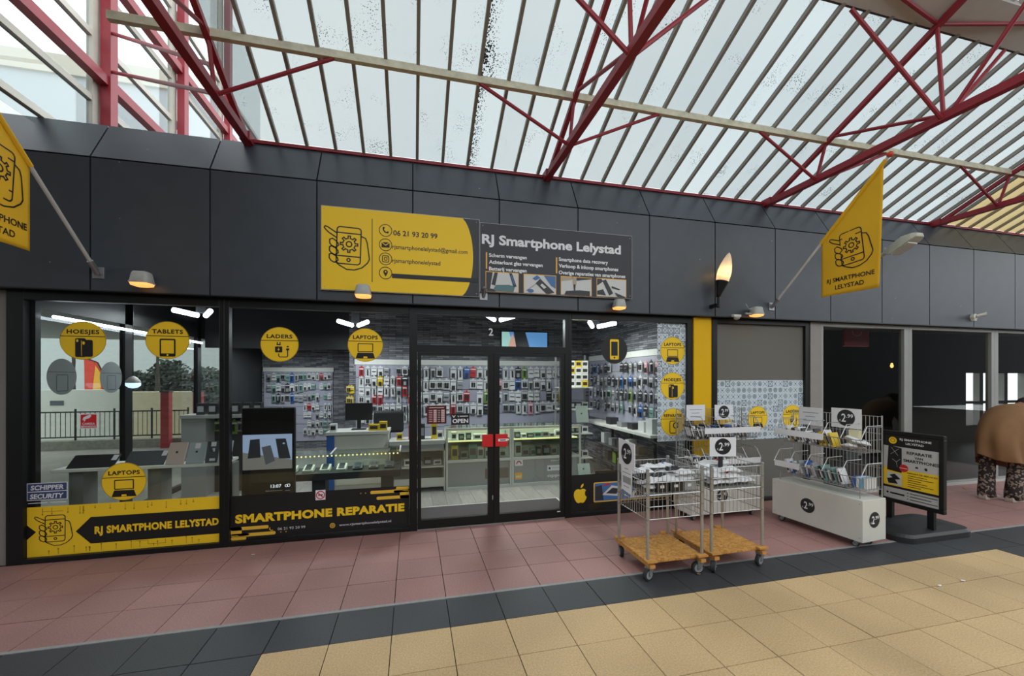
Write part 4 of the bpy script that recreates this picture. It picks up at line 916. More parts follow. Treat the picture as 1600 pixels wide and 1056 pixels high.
slatwall('slat_wall', 'white slatted display wall across the back of the shop', -1.05, 3.60, .55, 2.02, 6, y=YB1-.012)
slatwall('slat_wall', 'white slatted display wall at the end of the aisle behind the screen', -3.50, -1.95, .2, 1.92, 8, y=YB2-.012)
slatwall('slat_wall', 'white slatted display wall on the shop side behind the phone sticker', 5.15, 8.1, .95, 2.12, 5, side=XR_-.012)
# ---- hanging packs
PK = {}
pack_cols = {'white': (222, 222, 222), 'grey': (150, 152, 156), 'black': (46, 46, 50), 'green': (120, 156, 60), 'blue': (46, 98, 176), 'red': (190, 44, 46), 'yellow': (222, 190, 40), 'pink': (222, 160, 168), 'teal': (120, 160, 152)}
def pack_mesh(kind, v):
    if (kind, v) in PK: return PK[(kind, v)]
    m0 = mat('pack_'+kind, pack_cols[kind], .35); m1 = mat('pack_black', pack_cols['black'], .35); m2 = mat('pack_grey', pack_cols['grey'], .3); m3 = mat('pack_white', pack_cols['white'], .35)
    b = MB(); w_, h = ((.040, .165), (.034, .175), (.046, .135), (.042, .15))[v % 4]
    b.cur = 0; b.box(-w_, w_, -.006, 0, -h, -.01); b.box(-.012, .012, -.004, 0, -.01, .012)      # card with hang tab
    b.cur = 1
    if v % 4 == 0: b.box(-w_*.55, w_*.55, -.026, -.006, -h*.92, -h*.55)
    elif v % 4 == 1: b.box(-w_*.3, w_*.3, -.03, -.006, -h*.8, -h*.3)
    elif v % 4 == 2: b.box(-w_*.62, -w_*.1, -.024, -.006, -h*.85, -h*.35); b.box(w_*.1, w_*.62, -.024, -.006, -h*.85, -h*.35)
    else: b.box(-w_*.7, w_*.7, -.02, -.006, -h*.62, -h*.56)
    b.cur = 2; b.box(-w_*.9, w_*.9, -.0075, -.006, -h*.28, -h*.18)
    dkm = m2 if kind == 'black' else m1
    PK[(kind, v)] = b.mesh('accessory_pack', [m0, dkm, m2 if kind == 'white' else m3]); return PK[(kind, v)]
PEG = MB().tube([(0, 0, .004), (0, -.10, .008)], .003, 5).mesh('peg', galv)
ORDW = ['top', 'second', 'third', 'fourth', 'fifth', 'sixth', 'seventh', 'eighth']
random.seed(21)
def hang(n_, p0, p1, row, where, weights, rotz=0, skip=.06, sc_=1.0):
    grp = 'accessory packs hanging in the %s row %s' % (ORDW[row], where)
    for i in range(n_):
        if random.random() < skip: continue
        f = (i+.5)/n_; kind = random.choices(list(weights), list(weights.values()))[0]; v = random.randrange(4)
        p = Vector(p0).lerp(Vector(p1), f)
        o = mesh_obj('accessory_pack', pack_mesh(kind, v), None, p, (random.uniform(-.03, .03), random.uniform(-.04, .04), rotz+random.uniform(-.12, .12)), scale=(sc_, sc_, sc_*random.uniform(.92, 1.08)))
        tag(o, '%s accessory pack, %s row %s' % (kind, ORDW[row], where), 'pack', grp)
W1_ = {'white': 9, 'grey': 2, 'black': .8, 'green': .4, 'red': .35, 'yellow': .3, 'blue': .3, 'pink': .6}
yb = YB1-.075
for r_, z in enumerate((1.985, 1.74, 1.50, 1.26)):
    hang(24 if r_ < 3 else 24, (.05, yb, z), (3.25, yb, z), r_, 'behind the counters', W1_, sc_=1.4)
for r_, z in enumerate((1.985, 1.80, 1.62, 1.45, 1.27, 1.10)):
    hang(9, (-1.0, yb, z), (.02, yb, z), r_, 'of the back wall beside the aisle', {'white': 7, 'grey': 2, 'black': .6, 'red': .2, 'yellow': .1} if r_ != 3 else {'red': 3, 'black': 2, 'white': 3}, sc_=1.15)
ya = YB2-.075
for r_, z in enumerate((1.88, 1.63, 1.38, 1.13, .93, .72, .52)):
    if r_ < 3: hang(8, (-3.42, ya, z), (-2.62, ya, z), r_, 'at the end of the aisle', {'black': 2, 'grey': 3, 'teal': 2, 'white': 2, 'blue': 1}, sc_=1.25)
    hang(7, (-2.62, ya, z), (-1.98, ya, z), r_, 'at the end of the aisle', {'white': 6, 'teal': 2, 'red': .6, 'grey': 1})
for r_, z in enumerate((2.04, 1.80, 1.56, 1.32)):
    hang(17, (XR_-.075, 7.95, z), (XR_-.075, 5.3, z), r_, 'on the side wall behind the phone sticker', {'black': 4, 'grey': 4, 'white': 2, 'pink': .5, 'green': .4, 'blue': .5, 'teal': 1}, rotz=-PI/2, sc_=1.15)
hang(2, (-1.2, YB1-.02, 1.62), (-1.1, YB1-.02, 1.62), 0, 'on the corner post of the aisle', {'yellow': 1}, skip=0); hang(2, (-1.2, YB1-.02, 1.42), (-1.1, YB1-.02, 1.42), 1, 'on the corner post of the aisle', {'yellow': 1}, skip=0)
# ---- counters
counter_w = mat('counter_white', (206, 206, 200), .4); counter_g = mat('counter_grey', (150, 152, 152), .4); case_glass = glassmat('case_glass', (238, 246, 242), .8)
yellow_led = mat('yellow_led', (255, 240, 180), .4, emit=1.2, ecol=(255, 232, 150)); shelf_m = mat('shelf_pale', (196, 198, 188), .4)
def display_counter(x0, x1, y0, label, door=None):
    t = thing('display_counter', label, 'counter', ((x0+x1)/2, y0+.25, 0.012)); y1 = y0+.5; g_ = .03
    MB().box(x0, x1, y0+.02, y1, .012, .46).build('plinth', counter_g, t, bevel=.003)
    for a, b_ in ((x0, x0+g_), (x1-g_, x1)): MB().box(a, b_, y0, y0+.03, .012, .98).build('edge_post', counter_w, t)
    MB().box(x0+g_, x1-g_, y0, y0+.03, .012, .06).build('foot_rail', counter_w, t); MB().box(x0+g_, x1-g_, y0, y0+.03, .44, .48).build('middle_rail', counter_w, t); MB().box(x0+g_, x1-g_, y0, y0+.03, .94, .98).build('top_rail', counter_w, t)
    MB().box(x0+g_, x1-g_, y0+.008, y0+.014, .48, .94).build('front_pane', case_glass, t); MB().box(x0, x1, y0+.03, y1, .965, .98).build('top_pane', case_glass, t)
    MB().box(x0+.01, x1-.01, y1-.02, y1, .46, .965).build('back_panel', shelf_m, t)
    MB().box(x0+g_, x1-g_, y0+.10, y1-.02, .755, .765).build('shelf', shelf_m, t); MB().box(x0+g_, x1-g_, y0+.09, y0+.10, .75, .77).build('light_strip', yellow_led, t); MB().box(x0+g_, x1-g_, y0+.032, y0+.045, .93, .942).build('light_strip', yellow_led, t)
    if door: MB().box(x0+.62, x0+1.0, y0+.012, y0+.02, .16, .32).build('vent_panel', mat('brown_panel', (108, 98, 90), .6), t)
    l = area('case_light', ((x0+x1)/2, y0+.25, .95), x1-x0-.1, .2, 1.8, (1, .9, .62)); return t
display_counter(.50, 1.55, 6.40, 'white display counter with a brown vent panel behind the door', True)
t = display_counter(1.555, 2.75, 6.40, 'white display counter with phone maker emblems on its front')
P = Print((0, 6.4195, 0)); y0 = 6.4195
P.text(white_p, 'SAMSUNG', 2.22, .385, .03, .20, .01, 'l', 1); P.ring(ink, 2.32, .40, .04, .005, 1, 20, .018); 
P.rect(white_p, 2.16, .23, 2.42, .32, 1); P.poly(ink, [(2.20+.022*a, .275+.022*b_) for a, b_ in ap[::-1]], 2); P.rect(ph_l, 2.24, .265, 2.40, .29, 2)
P.rect(white_p, 1.61, .34, 1.74, .44, 1)
for k in range(8):
    a = PI*k/7; P.poly(red_p, circ(1.675+.035*math.cos(a), .375+.035*math.sin(a), .010, 8, .012), 2)
P.poly(orange, rrect(1.61, .12, 1.73, .23, .02), 1); P.text(white_p, 'mi', 1.67, .145, .05, .08, .02, 'c', 2)
P.text(white_p, 'oppo', 2.16, .13, .05, .26, .02, 'l', 1); P.build(t, {'black_print': 'emblem_print', 'red_print': 'emblem_print', 'amber_print': 'emblem_print'})
t = thing('side_cabinet', 'low grey cabinet with open shelves beside the display counter', 'cabinet', (.2, 6.65, .012))
MB().box(-.35, .49, 6.42, 6.9, .74, .80).build('top_board', counter_w, t); MB().box(-.35, .49, 6.42, 6.44, .64, .74).build('front_board', counter_g, t); MB().box(-.35, .49, 6.88, 6.9, .012, .74).build('back_panel', counter_g, t)
for a in (-.35, .47): MB().box(a, a+.02, 6.42, 6.88, .012, .74).build('side_panel', counter_w, t)
for z in (.08, .38): MB().box(-.33, .47, 6.43, 6.88, z, z+.02).build('shelf', counter_w, t)
MB().box(-.33, .47, 6.425, 6.44, .1, .22).build('drawer_front', counter_w, t)
# boxes shown in the counters and on the cabinet
def box_item(x, y, z, w_, d, h, kind, label, grp, rz_=0):
    b = MB(); b.cur = 0; b.box(-w_/2, w_/2, -d/2, d/2, 0, h); b.cur = 1; b.box(-w_*.36, w_*.36, -d/2-.001, -d/2, h*.25, h*.75)
    me = b.mesh('accessory_box', [mat('pack_'+kind, pack_cols[kind], .35), mat('pack_black', pack_cols['black'], .35) if kind != 'black' else mat('pack_grey', pack_cols['grey'], .3)])
    return tag(mesh_obj('accessory_box', me, None, (x, y, z), (0, 0, rz_)), label, 'box', grp)
random.seed(5)
for cx0, cx1, nm in ((.55, 1.5, 'vent-panel counter'), (1.6, 2.7, 'emblem counter')):
    for zz, lev in ((.4605, 'lower'), (.766, 'upper')):
        x = cx0+.05
        while x < cx1-.08:
            w_ = random.uniform(.07, .13); kind = random.choices(['white', 'teal', 'yellow', 'grey', 'black'], [5, 4, 1, 2, 1])[0]; h = random.uniform(.12, .24) if lev == 'lower' else random.uniform(.06, .13)
            box_item(x+w_/2, 6.62, zz, w_, .08, h, kind, '%s box on the %s shelf of the %s' % (kind, lev, nm), 'product boxes on the %s shelf of the %s' % (lev, nm)); x += w_+random.uniform(.01, .04)
for i, (x, k_, h) in enumerate(((-.2, 'yellow', .1), (-.02, 'red', .22), (.14, 'black', .24), (.33, 'yellow', .26), (.42, 'white', .12))):
    box_item(x, 6.62, .80, .09, .09, h, k_, ('short yellow', 'red', 'tall black', 'tall yellow', 'white')[i]+' carton on top of the low grey cabinet', 'cartons on the low cabinet')
for i in range(5): box_item(-.22+i*.15, 6.6, .40, .12, .1, .07+.03*(i % 2), ('grey', 'white', 'grey', 'black', 'white')[i], 'product box on the open shelf of the low cabinet', 'product boxes in the low cabinet')
# low lit showcase by the window
t = thing('lit_showcase', 'low glass showcase with a row of small lights beside the aisle', 'showcase', (-.9, 6.0, .012))
xa, xb, ya_, yb_ = -1.95, -.16, 5.72, 6.12
MB().box(xa, xb, ya_, yb_, .44, .53).build('tray', blackwall, t, bevel=.004)
for x in (-1.28, -.42): MB().box(x, x+.16, 5.8, 6.04, .012, .44).build('pedestal_leg', blackwall, t)
for (a, b_, c, d, e, f_) in ((xa, xb, ya_, ya_+.005, .53, .76), (xa, xa+.005, ya_+.006, yb_, .53, .76), (xb-.005, xb, ya_+.006, yb_, .53, .76), (xa, xb, ya_, yb_, .761, .767)): MB().box(a, b_, c, d, e, f_).build('pane', case_glass, t)
for x in (xa, -1.05, xb-.02): MB().bar((x+.01, ya_, .775), (x+.01, yb_, .79), .016, .012).build('glass_clip', white_p, t)
for i in range(31):
    x = xa+.2+i*(xb-xa-.24)/30; MB().lathe([(.011, 0), (.011, .008), (.004, .012)], 8, (x, ya_+.012, .752), (0,-1,0)).build('light', yellow_led, t)
area('showcase_light', ((xa+xb)/2, 5.9, .755), 1.6, .3, 3, (1, .92, .7))
for i in range(8):
    x = xa+.2+i*.205; k_ = 'white' if i < 5 else 'black'
    u = thing('phone_stand', ('phone on a white stand, one of those in the lit showcase' if i < 5 else 'phone on a black stand, one of those in the lit showcase'), 'phone', (x, 5.9, .531), 'phones in the lit showcase')
    MB().hexa([(x-.06, 5.82, .531), (x+.06, 5.82, .531), (x+.06, 5.98, .531), (x-.06, 5.98, .531), (x-.06, 5.82, .556), (x+.06, 5.82, .556), (x+.06, 5.98, .60), (x-.06, 5.98, .60)]).build('stand', mat('pack_'+k_, pack_cols[k_], .35), u)
    MB().hexa([(x-.036, 5.84, .563), (x+.036, 5.84, .563), (x+.036, 5.97, .599), (x-.036, 5.97, .599), (x-.036, 5.838, .571), (x+.036, 5.838, .571), (x+.036, 5.968, .607), (x-.036, 5.968, .607)]).build('phone', mat('phone_slate', (52, 60, 74), .2), u)
# work counter behind it with monitor and chair
t = thing('work_counter', 'white work counter with a blue end strip behind the showcase', 'counter', (-.7, 6.95, .012))
MB().box(-1.30, -.36, 6.75, 7.25, .88, .93).build('worktop', counter_w, t, bevel=.004); MB().box(-1.28, -.38, 6.80, 7.2, .012, .88).build('body', counter_w, t); MB().box(-1.292, -1.18, 6.79, 6.80, .03, .88).build('blue_strip', mat('pack_blue', pack_cols['blue'], .35), t)
MB().box(-1.15, -.42, 6.785, 6.80, .1, .48).build('door', white_m, t); MB().box(-.52, -.44, 6.77, 6.785, .36, .375).build('handle', galv, t)
t = thing('monitor', 'black computer monitor standing on the work counter', 'monitor', (-.85, 7.05, .93))
MB().box(-1.06, -.64, 7.02, 7.05, 1.08, 1.36).build('screen', blackwall, t, bevel=.006); MB().box(-.88, -.82, 7.04, 7.07, .95, 1.12).build('neck', blackwall, t); MB().box(-.96, -.74, 6.97, 7.12, .93, .942).build('foot', blackwall, t)
t = thing('office_chair', 'black office chair backrest behind the work counter', 'chair', (-.42, 7.55, .012)); cx = -.42
MB().box(cx-.26, cx+.26, 7.62, 7.72, .78, 1.18).build('backrest', blackwall, t, bevel=.05, seg=4); MB().box(cx-.25, cx+.25, 7.30, 7.66, .44, .54).build('seat', blackwall, t, bevel=.03, seg=3); MB().tube([(cx, 7.5, .08), (cx, 7.5, .44)], .03, 10).build('gas_post', dark_grey, t)
MB().bar((cx, 7.64, .5), (cx, 7.7, .9), .06, .02).build('back_bar', dark_grey, t)
for k in range(5):
    a = 2*PI*k/5; MB().bar((cx, 7.5, .09), (cx+.28*math.cos(a), 7.5+.28*math.sin(a), .07), .04, .03).build('base_arm', dark_grey, t); MB().lathe([(.028, -.015), (.028, .015)], 10, (cx+.28*math.cos(a), 7.5+.28*math.sin(a), .041), (math.sin(a), -math.cos(a), 0)).build('castor', blackwall, t)
for i, (x, k_, w_, h) in enumerate(((-1.2, 'white', .1, .12), (-.60, 'yellow', .16, .1), (-.46, 'yellow', .12, .14))): box_item(x, 6.85, .93, w_, .1, h, k_, ('white carton at the end of the work counter', 'wide yellow carton on the work counter', 'tall yellow carton on the work counter')[i], 'cartons on the work counter')
# portrait screen in the window
t = thing('portrait_screen', 'tall dark screen showing three phones and the time', 'screen', (-1.4, 5.2, .012)); D = 5.16
x0, x1 = wx(377, D), wx(461, D); z1 = wz(420, 637, D)
MB().box(x0, x1, D, D+.05, .18, z1).build('case', black_al, t, bevel=.01); MB().box(x0+.05, x1-.05, D-.04, D+.10, .012, .10).build('foot', black_al, t); MB().box((x0+x1)/2-.05, (x0+x1)/2+.05, D+.01, D+.04, .1, .18).build('neck', black_al, t)
def screenmat(n_, col, e): return mat(n_, col, .25, emit=e, ecol=col)
scr_d = mat('screen_dark', (30, 28, 27), .12); scr_b = screenmat('screen_blue', (150, 168, 200), .55); scr_g = screenmat('screen_grey', (136, 132, 128), .35); scr_w = screenmat('screen_white', (225, 230, 240), .9); scr_p = screenmat('screen_phone', (58, 60, 66), .12); scr_p2 = screenmat('screen_phone_pale', (96, 98, 104), .25)
P = face(D); za, zb_ = wz(420, 733, D), wz(420, 678.5, D); W = x1-x0
P.rect(scr_d, x0+.012, .2, x1-.012, z1-.015, 1); P.rect(scr_b, x0+.014, za, x1-.03, zb_, 2); P.poly(scr_g, [(x0+.014, za), (x1-.03, za), (x1-.03, za+.10), (x0+.014, za+.2)], 3)
H = zb_-za; qq = lambda pts: [(x0+.014+(W-.044)*a, za+H*b_) for a, b_ in pts]
P.poly(scr_p, qq([(.10, .33), (.36, .35), (.34, .88), (.15, .86)]), 4); P.poly(scr_p2, qq([(.46, .13), (.65, .24), (.56, .69), (.38, .64)]), 5); P.poly(scr_p, qq([(.73, .30), (.97, .29), (.87, .87), (.66, .87)]), 4); P.poly(scr_b, qq([(.83, .70), (.86, .73), (.83, .76), (.80, .73)]), 6)
P.text(scr_w, '13:07', wx(423, D), wz(432, 761.5, D), .036, .11, .012, 'l', 2); P.ring(scr_w, wx(447.5, D), wz(448, 758.5, D), .013, .005, 2, 14); P.ring(scr_w, wx(451, D), wz(448, 758, D), .015, .005, 2, 14); P.rect(scr_p2, wx(415, D), wz(432, 767, D), wx(441, D), wz(432, 765.5, D), 2); P.rect(scr_p2, wx(446, D), wz(448, 767, D), wx(453, D), wz(448, 765, D), 2)
P.build(t, {'screen_dark': 'display', 'screen_blue': 'picture_print', 'screen_grey': 'picture_print', 'screen_phone': 'phone_print', 'screen_phone_pale': 'phone_print'})
# ---- window shelf with laptops and tablets
D = 5.2; zs_ = .85
t = thing('window_shelf', 'long pale shelf in the corner window carrying laptops and tablets', 'shelf', (-2.8, D, .012))
MB().box(-3.50, -1.98, 5.02, 5.40, zs_-.03, zs_).build('board', white_m, t, bevel=.004)
for x in (-3.40, -2.72, -2.06): MB().box(x, x+.12, 5.1, 5.3, .012, zs_-.03).build('leg', mat('shelf_leg', (120, 120, 118), .5), t)
def leaning(x, w_, h, col, rough, label, name, tilt=.55, mark=None, y=5.06, cat='tablet'):
    t = thing(name, label, cat, (x, y, zs_), 'devices on the window shelf'); U = Vector((1,0,0)); V = Vector((0, math.sin(tilt), math.cos(tilt))); N = U.cross(V)
    O = Vector((x, y, zs_))
    MB().obox(O+V*h/2-N*.0, U, V, N, w_/2, h/2, .007).build('body', col, t, bevel=.006)
    bk = O+V*h*.8; MB().bar(bk-N*.01, (x, bk.y+.10, zs_), .05, .006).build('stand', grey_al, t)
    P = Print(O-U*w_/2+N*.0072, U, V)
    for a, b_, c, d in mark or (): P.rect(white_p, w_*a, h*b_, w_*c, h*d, 1)
    if cat == 'tablet': P.poly(ph_d, [(w_*.5+.014*a, h*.55+.014*b_) for a, b_ in ap[::-1]], 1)
    P.build(t, {'white_print': 'label_print'}, default='emblem_print'); return t
lap_k = mat('laptop_black', (38, 38, 40), .35); lap_g = mat('laptop_slate', (78, 82, 88), .35); rose = mat('tablet_rose', (206, 184, 176), .35); silv = mat('tablet_silver', (172, 180, 182), .3); wht = mat('tablet_white', (204, 216, 222), .3)
leaning(-3.20, .40, .17, lap_k, .4, 'black laptop leaning at the corner end of the window shelf', 'laptop', .85, ((.86, .5, .98, .9),), cat='laptop')
leaning(-2.74, .36, .19, lap_g, .4, 'dark slate laptop leaning on the window shelf above the round sticker', 'laptop', .8, ((.84, .6, .97, .95),), cat='laptop')
leaning(-2.46, .17, .24, rose, .4, 'rose-gold tablet leaning on the window shelf', 'tablet', .45)
leaning(-2.275, .17, .235, silv, .4, 'silver tablet leaning on the window shelf', 'tablet', .45, ((.35, .7, .65, .95),))
leaning(-2.12, .12, .235, lap_g, .4, 'narrow dark tablet with three white labels on the window shelf', 'tablet', .3, ((.35, .75, .75, .95), (.5, .5, .7, .66), (.35, .08, .8, .2)))
leaning(-2.00, .13, .24, wht, .4, 'pale blue-white tablet at the inner end of the window shelf', 'tablet', .4)
t = thing('aisle_shelf', 'grey shelf unit with hanging cases beyond the window shelf', 'shelf', (-2.9, 7.0, .012)); MB().box(-3.3, -2.15, 6.9, 7.25, 1.17, 1.22).build('board', grey_al, t); MB().box(-3.28, -2.97, 6.92, 7.22, .012, 1.17).build('end_panel', counter_g, t); MB().box(-2.96, -2.17, 7.18, 7.22, .012, 1.17).build('back_panel', dark_grey, t)
for i in range(6): box_item(-3.05+i*.15, 7.0, 1.22, .11, .1, .17, 'black', 'black boxed speaker standing on the grey aisle shelf', 'boxed speakers on the aisle shelf')
hang(7, (-2.92, 7.1, 1.12), (-2.2, 7.1, 1.12), 0, 'under the grey aisle shelf', {'black': 3, 'grey': 2, 'green': 1}, sc_=1.3)
# ---- things in the window beside the film strip
def card(px0, px1, py0, py1, D, label):
    a, b_, c, d = wx(px0, D), wx(px1, D), wz((px0+px1)/2, py1, D), wz((px0+px1)/2, py0, D)
    t = thing('hanging_card', label, 'card', (a, D, c)); MB().hexa([(a+.02, D, c), (b_+.02, D, c), (b_+.02, D+.003, c), (a+.02, D+.003, c), (a, D, d), (b_, D, d), (b_, D+.003, d), (a, D+.003, d)]).build('card_board', mat('pale_card', (206, 222, 214), .5), t)
    P = face(D); cx_, cz_ = (a+b_)/2, c+(d-c)*.55; P.poly(ph_d, [(cx_+.012*x, cz_+.012*y) for x, y in ap[::-1]], 1); P.build(t, default='emblem_print')
card(899, 918, 634, 660, 5.05, 'pale card with a small apple mark behind the window, the higher one'); card(902, 921, 724, 742, 5.0, 'pale card low behind the window just above the apple banner')
t = thing('lit_rack', 'tall rack of pale boxes lit yellowish behind the door side of the window', 'rack', (2.75, 6.95, .012))
for z in (.3, .75, 1.2, 1.60): MB().box(2.60, 3.22, 6.95, 7.3, z-.02, z).build('shelf', shelf_m, t)
for x in (2.6, 3.19): MB().box(x, x+.03, 7.27, 7.3, .012, 2.2).build('upright', grey_al, t)
random.seed(9)
for zz, lev in ((1.6, 'top'), (1.2, 'second'), (.75, 'third'), (.3, 'lowest')):
    for i in range(4):
        for s_ in range(4 if lev == 'top' else 1): box_item(2.72+i*.13, 7.1, zz+.001+s_*.122, .12, .1, .118, ('white', 'yellow', 'white', 'white')[(i*3+s_) % 4] if lev == 'top' else random.choice(['black', 'grey', 'black', 'white']), 'product box on the %s shelf of the lit rack' % lev, 'product boxes on the %s shelf of the lit rack' % lev)
area('rack_light', (2.9, 6.75, 2.3), .5, .3, 7, (1, .95, .7), (-.5, 0, 0))
t = thing('wall_shelf', 'pale shelf along the shop side wall below the hanging cases', 'shelf', (3.5, 6.4, .9)); MB().box(3.30, XR_-.002, 5.2, 7.6, .90, .94).build('board', white_m, t)
for y in (5.4, 6.4, 7.4): MB().bar((XR_-.02, y, .70), (3.34, y, .90), .03, .02).build('bracket', grey_al, t)
for i, (y, k_, h) in enumerate(((5.4, 'white', .22), (5.62, 'white', .16), (5.95, 'black', .10), (6.3, 'grey', .08), (6.7, 'black', .12))): box_item(3.48, y, .94, .16, .16, h, k_, ('tall white carton', 'short white carton', 'black tray', 'flat grey carton', 'black carton')[i]+' on the shelf along the shop side wall', 'cartons on the side wall shelf', PI/2)
t = thing('low_rack', 'dark wire rack of small goods under the side wall shelf', 'rack', (3.3, 6.3, .012)); MB().box(3.24, 3.6, 5.5, 6.9, .012, .06).build('base', blackwall, t)
for y in (5.5, 6.2, 6.87): MB().box(3.56, 3.6, y, y+.03, .06, .85).build('upright', blackwall, t)
for z in (.3, .58): MB().box(3.24, 3.555, 5.5, 6.9, z, z+.02).build('shelf', dark_grey, t)
for i in range(9): box_item(3.40, 5.62+i*.145, .321 if i % 2 else .601, .12, .14, .12+.03*(i % 3), ('black', 'grey', 'white', 'teal', 'black', 'green', 'grey', 'black', 'white')[i], 'small goods box in the dark rack under the side wall shelf', 'goods in the dark rack', PI/2)
# entrance mat
t = MB().box(-.12, 2.02, 4.99, 5.62, .012, .022).build('door_mat', mat('mat_brown', (78, 72, 74), .9, noise=.2, scale=120), org=(.95, 5.3, .012)); tag(t, 'dark entrance mat with a pale edge strip inside the door', 'mat')
ORG[t.name] = Vector((.95, 5.3, .012)); MB().box(-.15, 2.05, 5.62, 5.65, .012, .02).build('edge_strip', white_m, t); MB().box(2.02, 2.05, 4.99, 5.62, .012, .02).build('edge_strip', white_m, t)
# wall screen above the door
t = thing('wall_screen', 'lit screen on the stone wall showing hands on a phone', 'screen', (2.0, YB1-.05, 2.3)); D = YB1-.06
a, b_, c, d = wx(784, D), wx(855, D), wz(820, 541, D)-.12, wz(820, 519, D); MB().box(a-.02, b_+.02, D, YB1-.003, c-.02, d+.02).build('case', black_al, t)
P = face(D); P.rect(screenmat('screen_sky', (96, 150, 210), .8), a, c, b_, d, 1); P.poly(screenmat('screen_mint', (170, 214, 210), .8), [(a, c), (a+.3, c), (a+.15, d), (a, d)], 2); P.poly(screenmat('screen_skin', (214, 168, 150), .8), [(a+.1, c), (a+.42, c), (a+.22, d-.04)], 3); P.poly(scr_p, [(a+.32, c), (a+.62, c), (a+.5, d), (a+.25, d)], 4); P.build(t, default='picture_print')
# ================================================================ the dark shop next door
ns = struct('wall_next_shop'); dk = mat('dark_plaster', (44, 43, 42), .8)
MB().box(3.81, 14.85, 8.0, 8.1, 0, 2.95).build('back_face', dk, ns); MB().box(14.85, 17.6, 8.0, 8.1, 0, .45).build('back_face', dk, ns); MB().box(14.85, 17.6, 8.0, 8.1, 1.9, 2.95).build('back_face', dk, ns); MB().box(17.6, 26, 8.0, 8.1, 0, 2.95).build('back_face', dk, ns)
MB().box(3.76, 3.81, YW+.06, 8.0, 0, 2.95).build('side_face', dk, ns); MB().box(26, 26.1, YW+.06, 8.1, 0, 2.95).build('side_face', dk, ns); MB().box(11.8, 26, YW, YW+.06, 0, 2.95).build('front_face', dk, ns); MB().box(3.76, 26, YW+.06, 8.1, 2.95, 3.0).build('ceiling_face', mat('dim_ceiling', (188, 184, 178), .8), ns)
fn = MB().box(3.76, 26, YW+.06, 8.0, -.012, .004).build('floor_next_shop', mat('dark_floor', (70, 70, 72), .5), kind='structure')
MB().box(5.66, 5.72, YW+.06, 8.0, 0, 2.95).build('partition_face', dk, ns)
for x in (15.35, 16.35, 17.2): MB().box(x, x+.14, 7.98, 8.12, .45, 1.9).build('window_post', white_m, ns)
MB().box(14.85, 17.6, 7.98, 8.12, 1.05, 1.12).build('window_rail', white_m, ns)
o = thing('red_lightbox', 'red sign with a white smile arc hanging inside the dark shop', 'sign', (6.6, 5.6, 2.3)); D = 5.45
a, b_, c, d = wx(1320, D), wx(1358, D), wz(1340, 541, D), wz(1340, 515, D); MB().box(a, b_, D, D+.05, c, d).build('panel', mat('red_panel', (206, 44, 52), .4), o, bevel=.004); P = face(D); P.stroke(white_p, circ((a+b_)/2, d-.01, .11, 14, .10, PI+.2, 2*PI-.2), .014, False, 1); P.build(o, default='arc_mark'); MB().tube([(a+.05, D+.02, d), (a+.05, D+.02, 2.95)], .004, 5).build('cord', black_al, o); MB().tube([(b_-.05, D+.02, d), (b_-.05, D+.02, 2.95)], .004, 5).build('cord', black_al, o)
x, D = 9.55, 6.3; t = thing('bare_bulb', 'small warm bulb hanging in the dark empty shop', 'lamp', (x, D, 2.0)); MB().tube([(x, D, 2.07), (x, D, 2.948)], .005, 6).build('cord', black_al, t); MB().lathe([(.015, .05), (.02, .02), (.03, -.01), (.02, -.04), (.004, -.05)], 10, (x, D, 2.02)).build('bulb', mat('dim_bulb', (255, 200, 120), .5, emit=3, ecol=(255, 190, 110)), t, smooth=True)
area('ceiling_fill', (x-1.2, D, 1.6), .4, .4, 5, (1, .9, .8), (PI, 0, 0))  # added fill aimed up to lift the ceiling, set apart from the bulb
random.seed(4)
for i in range(5): box_item(8.2+i*.52, 7.0+.3*(i % 2), .004, .34, .3, .55+.1*(i % 3), random.choice(['grey', 'black', 'white']), 'carton left standing in the dark empty shop', 'cartons in the dark empty shop')
# ================================================================ outside, seen through the corner glass
cs = struct('ceiling_canopy'); MB().box(-9.5, -3.72, YW+.1, 13, 2.78, 2.95).build('canopy_slab', mat('canopy_grey', (150, 156, 160), .7), cs)
pv = struct('floor_square'); MB().box(-28, -3.62, YW+.1, 40, -.011, .003).build('paving', mat('square_paving', (176, 172, 164), .8, noise=.12, scale=2), pv)
t = thing('garden_wall', 'low white rendered wall with a vent outside the corner glass', 'wall', (-9, 14, 0)); MB().box(-13.0, -8.1, 14.0, 14.3, .003, 1.43).build('wall_body', white_m, t); MB().box(-8.1, -6.3, 14.0, 14.3, .003, 1.36).build('wall_body', cream, t); MB().box(-9.75, -9.45, 13.985, 14.0, 1.0, 1.13).build('vent', mat('vent_grey', (90, 96, 104), .6), t)
t = thing('railing', 'dark metal railing on a low stone base outside the corner glass', 'railing', (-7.5, 12.3, 0)); MB().box(-9.0, -5.6, 12.2, 12.5, .003, .22).build('stone_base', mat('stone_base', (160, 158, 148), .9, noise=.25, scale=12), t)
for z in (.3, .92): MB().tube([(-8.9, 12.35, z), (-5.7, 12.35, z)], .018, 6).build('rail', black_al, t)
for i in range(33): MB().tube([(-8.9+i*.1, 12.35, .3 if i % 8 else .22), (-8.9+i*.1, 12.35, .92 if i % 8 else 1.0)], .007 if i % 8 else .022, 5).build('baluster', black_al, t)
t = thing('feather_flag', 'red and yellow feather flag outside the corner glass', 'flag', (-9.6, 15.5, 0)); MB().tube([(-9.45, 15.5, .003), (-9.45, 15.5, 1.9), (-9.6, 15.5, 2.25), (-9.95, 15.5, 2.4)], .02, 6).build('pole', black_al, t)
